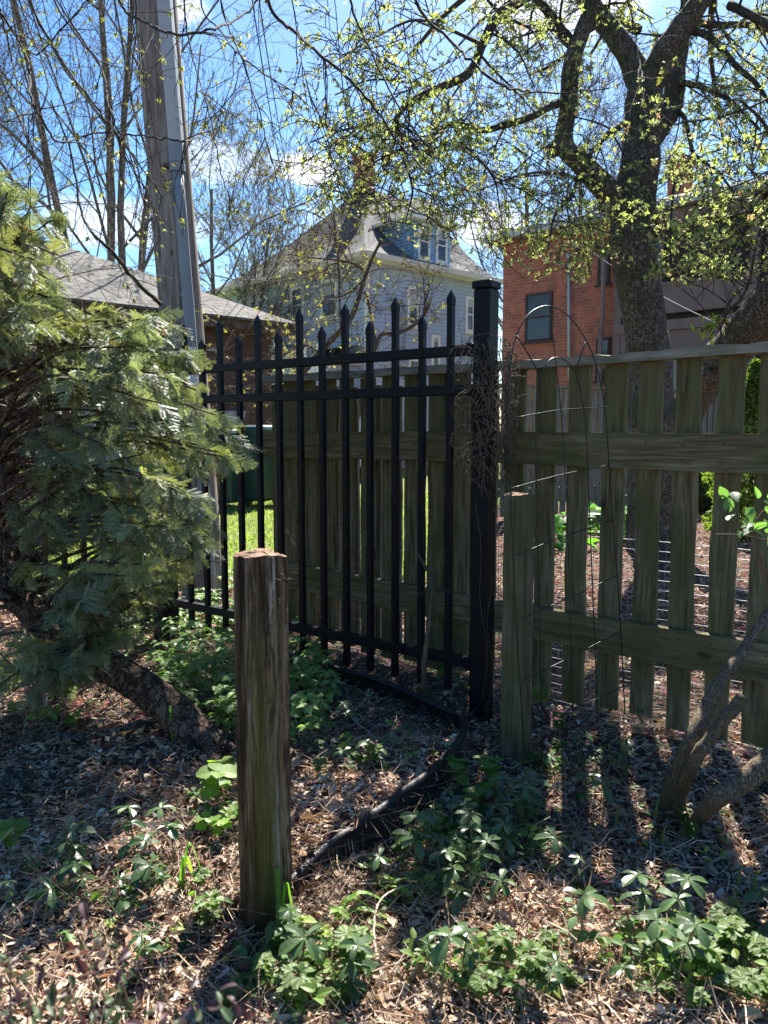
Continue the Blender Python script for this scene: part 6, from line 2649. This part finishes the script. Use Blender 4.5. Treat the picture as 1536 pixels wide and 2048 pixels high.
# dried vine on the black corner post
vb_ = G(970, 1450)
VT = thing('dead_vine', 'tangled clump of dry grey vine stems clinging to the top of the black corner post', 'vine', vb_)
c0 = iB
pl = []
for _ in range(210):
    z = R.uniform(1.10, 1.58)
    a = R.uniform(-3.0, .5)
    rad_ = .075 * (1 + abs(R.normal(0, .3)))
    p = c0 + np.array([math.cos(a) * rad_, math.sin(a) * rad_ - .0, z])
    q = [p]
    d = np.array([R.normal(0, .5), R.normal(0, .25), R.uniform(-1.4, .2)])
    for k in range(7):
        d = d + R.normal(0, .42, 3)
        d[2] -= .12
        nx_ = q[-1] + unit(d) * R.uniform(.02, .045)
        rel = nx_[:2] - c0[:2]
        rr = np.linalg.norm(rel)
        lim = .072 + .03 * R.random()
        if rr < lim:
            nx_[:2] = c0[:2] + rel / rr * lim
        if rr > .14:
            nx_[:2] = c0[:2] + rel / rr * (.14 - .02 * R.random())
        q.append(nx_)
    pl.append((np.array(q), np.linspace(R.uniform(.0016, .0028), .0009, 8)))
m = MB()
m.tubes(pl, 4)
wild = []
for path, r_ in [([(900, 700), (925, 690), (950, 672), (985, 668), (1010, 690), (1022, 690)], .0016), ([(985, 668), (1012, 655), (1025, 645)], .0012), ([(995, 780), (1020, 755), (1045, 753), (1055, 760)], .0022), ([(996, 812), (1020, 808), (1045, 790), (1063, 791)], .0018),
                 ([(1003, 690), (1012, 730), (1024, 770), (1030, 830), (1036, 880), (1045, 915), (1062, 950), (1066, 985)], .0018), ([(1000, 760), (998, 850), (997, 950), (996, 1100), (998, 1300), (996, 1440)], .0016),
                 ([(925, 880), (945, 912), (975, 940), (1000, 965), (1010, 980)], .0016), ([(920, 690), (905, 700), (895, 730), (915, 760)], .0012), ([(955, 850), (962, 880), (970, 900), (990, 920)], .0018), ([(950, 1000), (962, 1100), (960, 1200), (975, 1300), (965, 1400)], .0015), ([(985, 1150), (975, 1250), (985, 1350), (970, 1430)], .0013)]:
    c = spline([P(x, y, 2.98) for x, y in path], 30)
    c = c + R.normal(0, .0014, c.shape)
    m.tube(c, np.linspace(r_, r_ * .6, 30), 5)
    wild.append(c)
m.build('stems', M_BARK3, VT, smooth=True)
# small dry stems on the near post
NV = thing('dead_vine', 'thin dry vine stems running down the face of the nearest timber post', 'vine', nb_)
m = MB()
for path, r_ in [([(551, 1158), (562, 1162), (578, 1160), (590, 1145), (597, 1128)], .0016), ([(528, 1105), (545, 1118), (553, 1135)], .0010), ([(562, 1150), (574, 1164), (580, 1158)], .0024), ([(572, 1215), (574, 1300), (570, 1400), (572, 1500)], .0010), ([(545, 1180), (540, 1300), (530, 1400), (548, 1500), (540, 1600), (552, 1700)], .0011), ([(560, 1200), (556, 1330), (566, 1440), (560, 1560)], .0009), ([(575, 1060), (583, 1080), (590, 1092)], .0012)]:
    c = spline([P(x, y, nb_[1] - .070) for x, y in path], 30)
    c = c + R.normal(0, .0012, c.shape)
    m.tube(c, np.linspace(r_, r_ * .5, 30), 5)
m.build('stems', M_STICK, NV, smooth=True)

# leafy sprig of a shrub at the right edge
T = thing('leafy_sprig', 'thin arching stem with a few blue green leaves before the pickets at the right edge', 'plant', G(1530, 1700))
m = MB()
pths = [[(1600, 1500), (1570, 1300), (1540, 1190), (1510, 1110), (1480, 1050), (1458, 1000)], [(1540, 1190), (1560, 1090), (1530, 1080), (1480, 1070), (1432, 1068)], [(1530, 1150), (1510, 1060), (1520, 1030), (1540, 1010)]]
pos, dd_ = [], []
for k, pth in enumerate(pths):
    c = spline([P(x, y, 1.72) for x, y in pth], 24)
    m.tube(c, np.linspace(.0028, .0010, 24), 6)
base_ = G(1520, 1990)
m.tube(spline([base_, P(1600, 1700, 1.7), P(1600, 1500, 1.72)], 14), .003, 6)
m.build('stem', M_REDSTEM, T, smooth=True)
for (x, y, n) in [(1458, 1000, 5), (1490, 1035, 7), (1515, 1040, 7), (1535, 1020, 6), (1530, 1060, 5), (1545, 1190, 3)]:
    for _ in range(n):
        pos.append(P(x + R.normal(0, 9), y + R.normal(0, 9), 1.72) + R.normal(0, .01, 3))
        dd_.append(unit(R.normal(0, 1, 3)))
m = MB()
m.inst(*OVL, np.array(pos), frames(np.array(dd_), R.uniform(-1, 1, len(pos))), R.uniform(.022, .042, len(pos)), np.array([[.12, .20, .09]]) * R.uniform(.7, 1.5, (len(pos), 1)))
m.build('leaves', M_MATTE, T)

# barberry close to the lens at the bottom left
bbs = [((-.34, .62), [(20, 1900), (60, 1960), (-20, 1930), (110, 2000), (30, 2030), (75, 1935)], 'purple leaved shrub twigs close to the lens in the bottom left corner'),
       ((-.16, .66), [(165, 1870), (175, 1930), (140, 1960), (215, 1990), (190, 2030), (230, 1905)], 'small purple and green leaved shrub twigs standing next to the bottom left corner'),
       ((-.02, .70), [(330, 1975), (380, 1985), (300, 2030), (440, 1990), (500, 2005), (560, 2030), (350, 2040), (620, 2030), (690, 2040)], 'low purple leaved shrub twigs along the bottom edge under the nearest post')]
M_BARB = m_leaf('barberry_leaf', trans=.35, rough=.5, spec=.4, transtint=(1.4, .9, .6))
for (bx, by), tipl, lab in bbs:
    b = np.array([bx, by, float(gz(bx, by))])
    T = thing('barberry', lab, 'shrub', b)
    m = MB()
    pos, dd_ = [], []
    for (x, y) in tipl:
        tip = P(x, y + 14, R.uniform(.68, .85))
        c = spline([b, (b + tip) / 2 + np.array([0, 0, .08]) + R.normal(0, .02, 3), tip], 20)
        m.tube(c, np.linspace(.003, .001, 20), 5)
        for q in range(11, 20):
            for _ in range(4):
                pos.append(c[q] + R.normal(0, .012, 3))
                dd_.append(unit(R.normal(0, 1, 3) + np.array([0, 0, .5])))
    m.build('stems', M_REDSTEM, T, smooth=True)
    n = len(pos)
    cc_ = np.where(R.random((n, 1)) < .42, np.array([[.06, .028, .032]]), np.array([[.05, .08, .035]]))
    cc_ = np.where(R.random((n, 1)) < .03, np.array([[.22, .10, .04]]), cc_) * R.uniform(.6, 1.5, (n, 1))
    m = MB()
    m.inst(*OBO, np.array(pos), frames(np.array(dd_), R.uniform(-1, 1, n)), R.uniform(.011, .019, n), cc_)
    m.build('leaves', M_BARB, T)
# red flag marker seen between pickets
p = G(640, 1290)
p = on_wall(633, 1200, pA - pn * .25, pu)
T = thing('marker_flag', 'tiny red marker flag between pickets behind the iron fence', 'flag', (p[0], p[1], 0))
m = MB()
m.tube([(p[0], p[1], 0), p], .0015, 5)
m.build('wire_stem', M_WIRE, T)
m = MB()
m.obox(p - Z3 * .05, pu, pn, .035, .002, .06)
m.build('flag', M_RED, T)
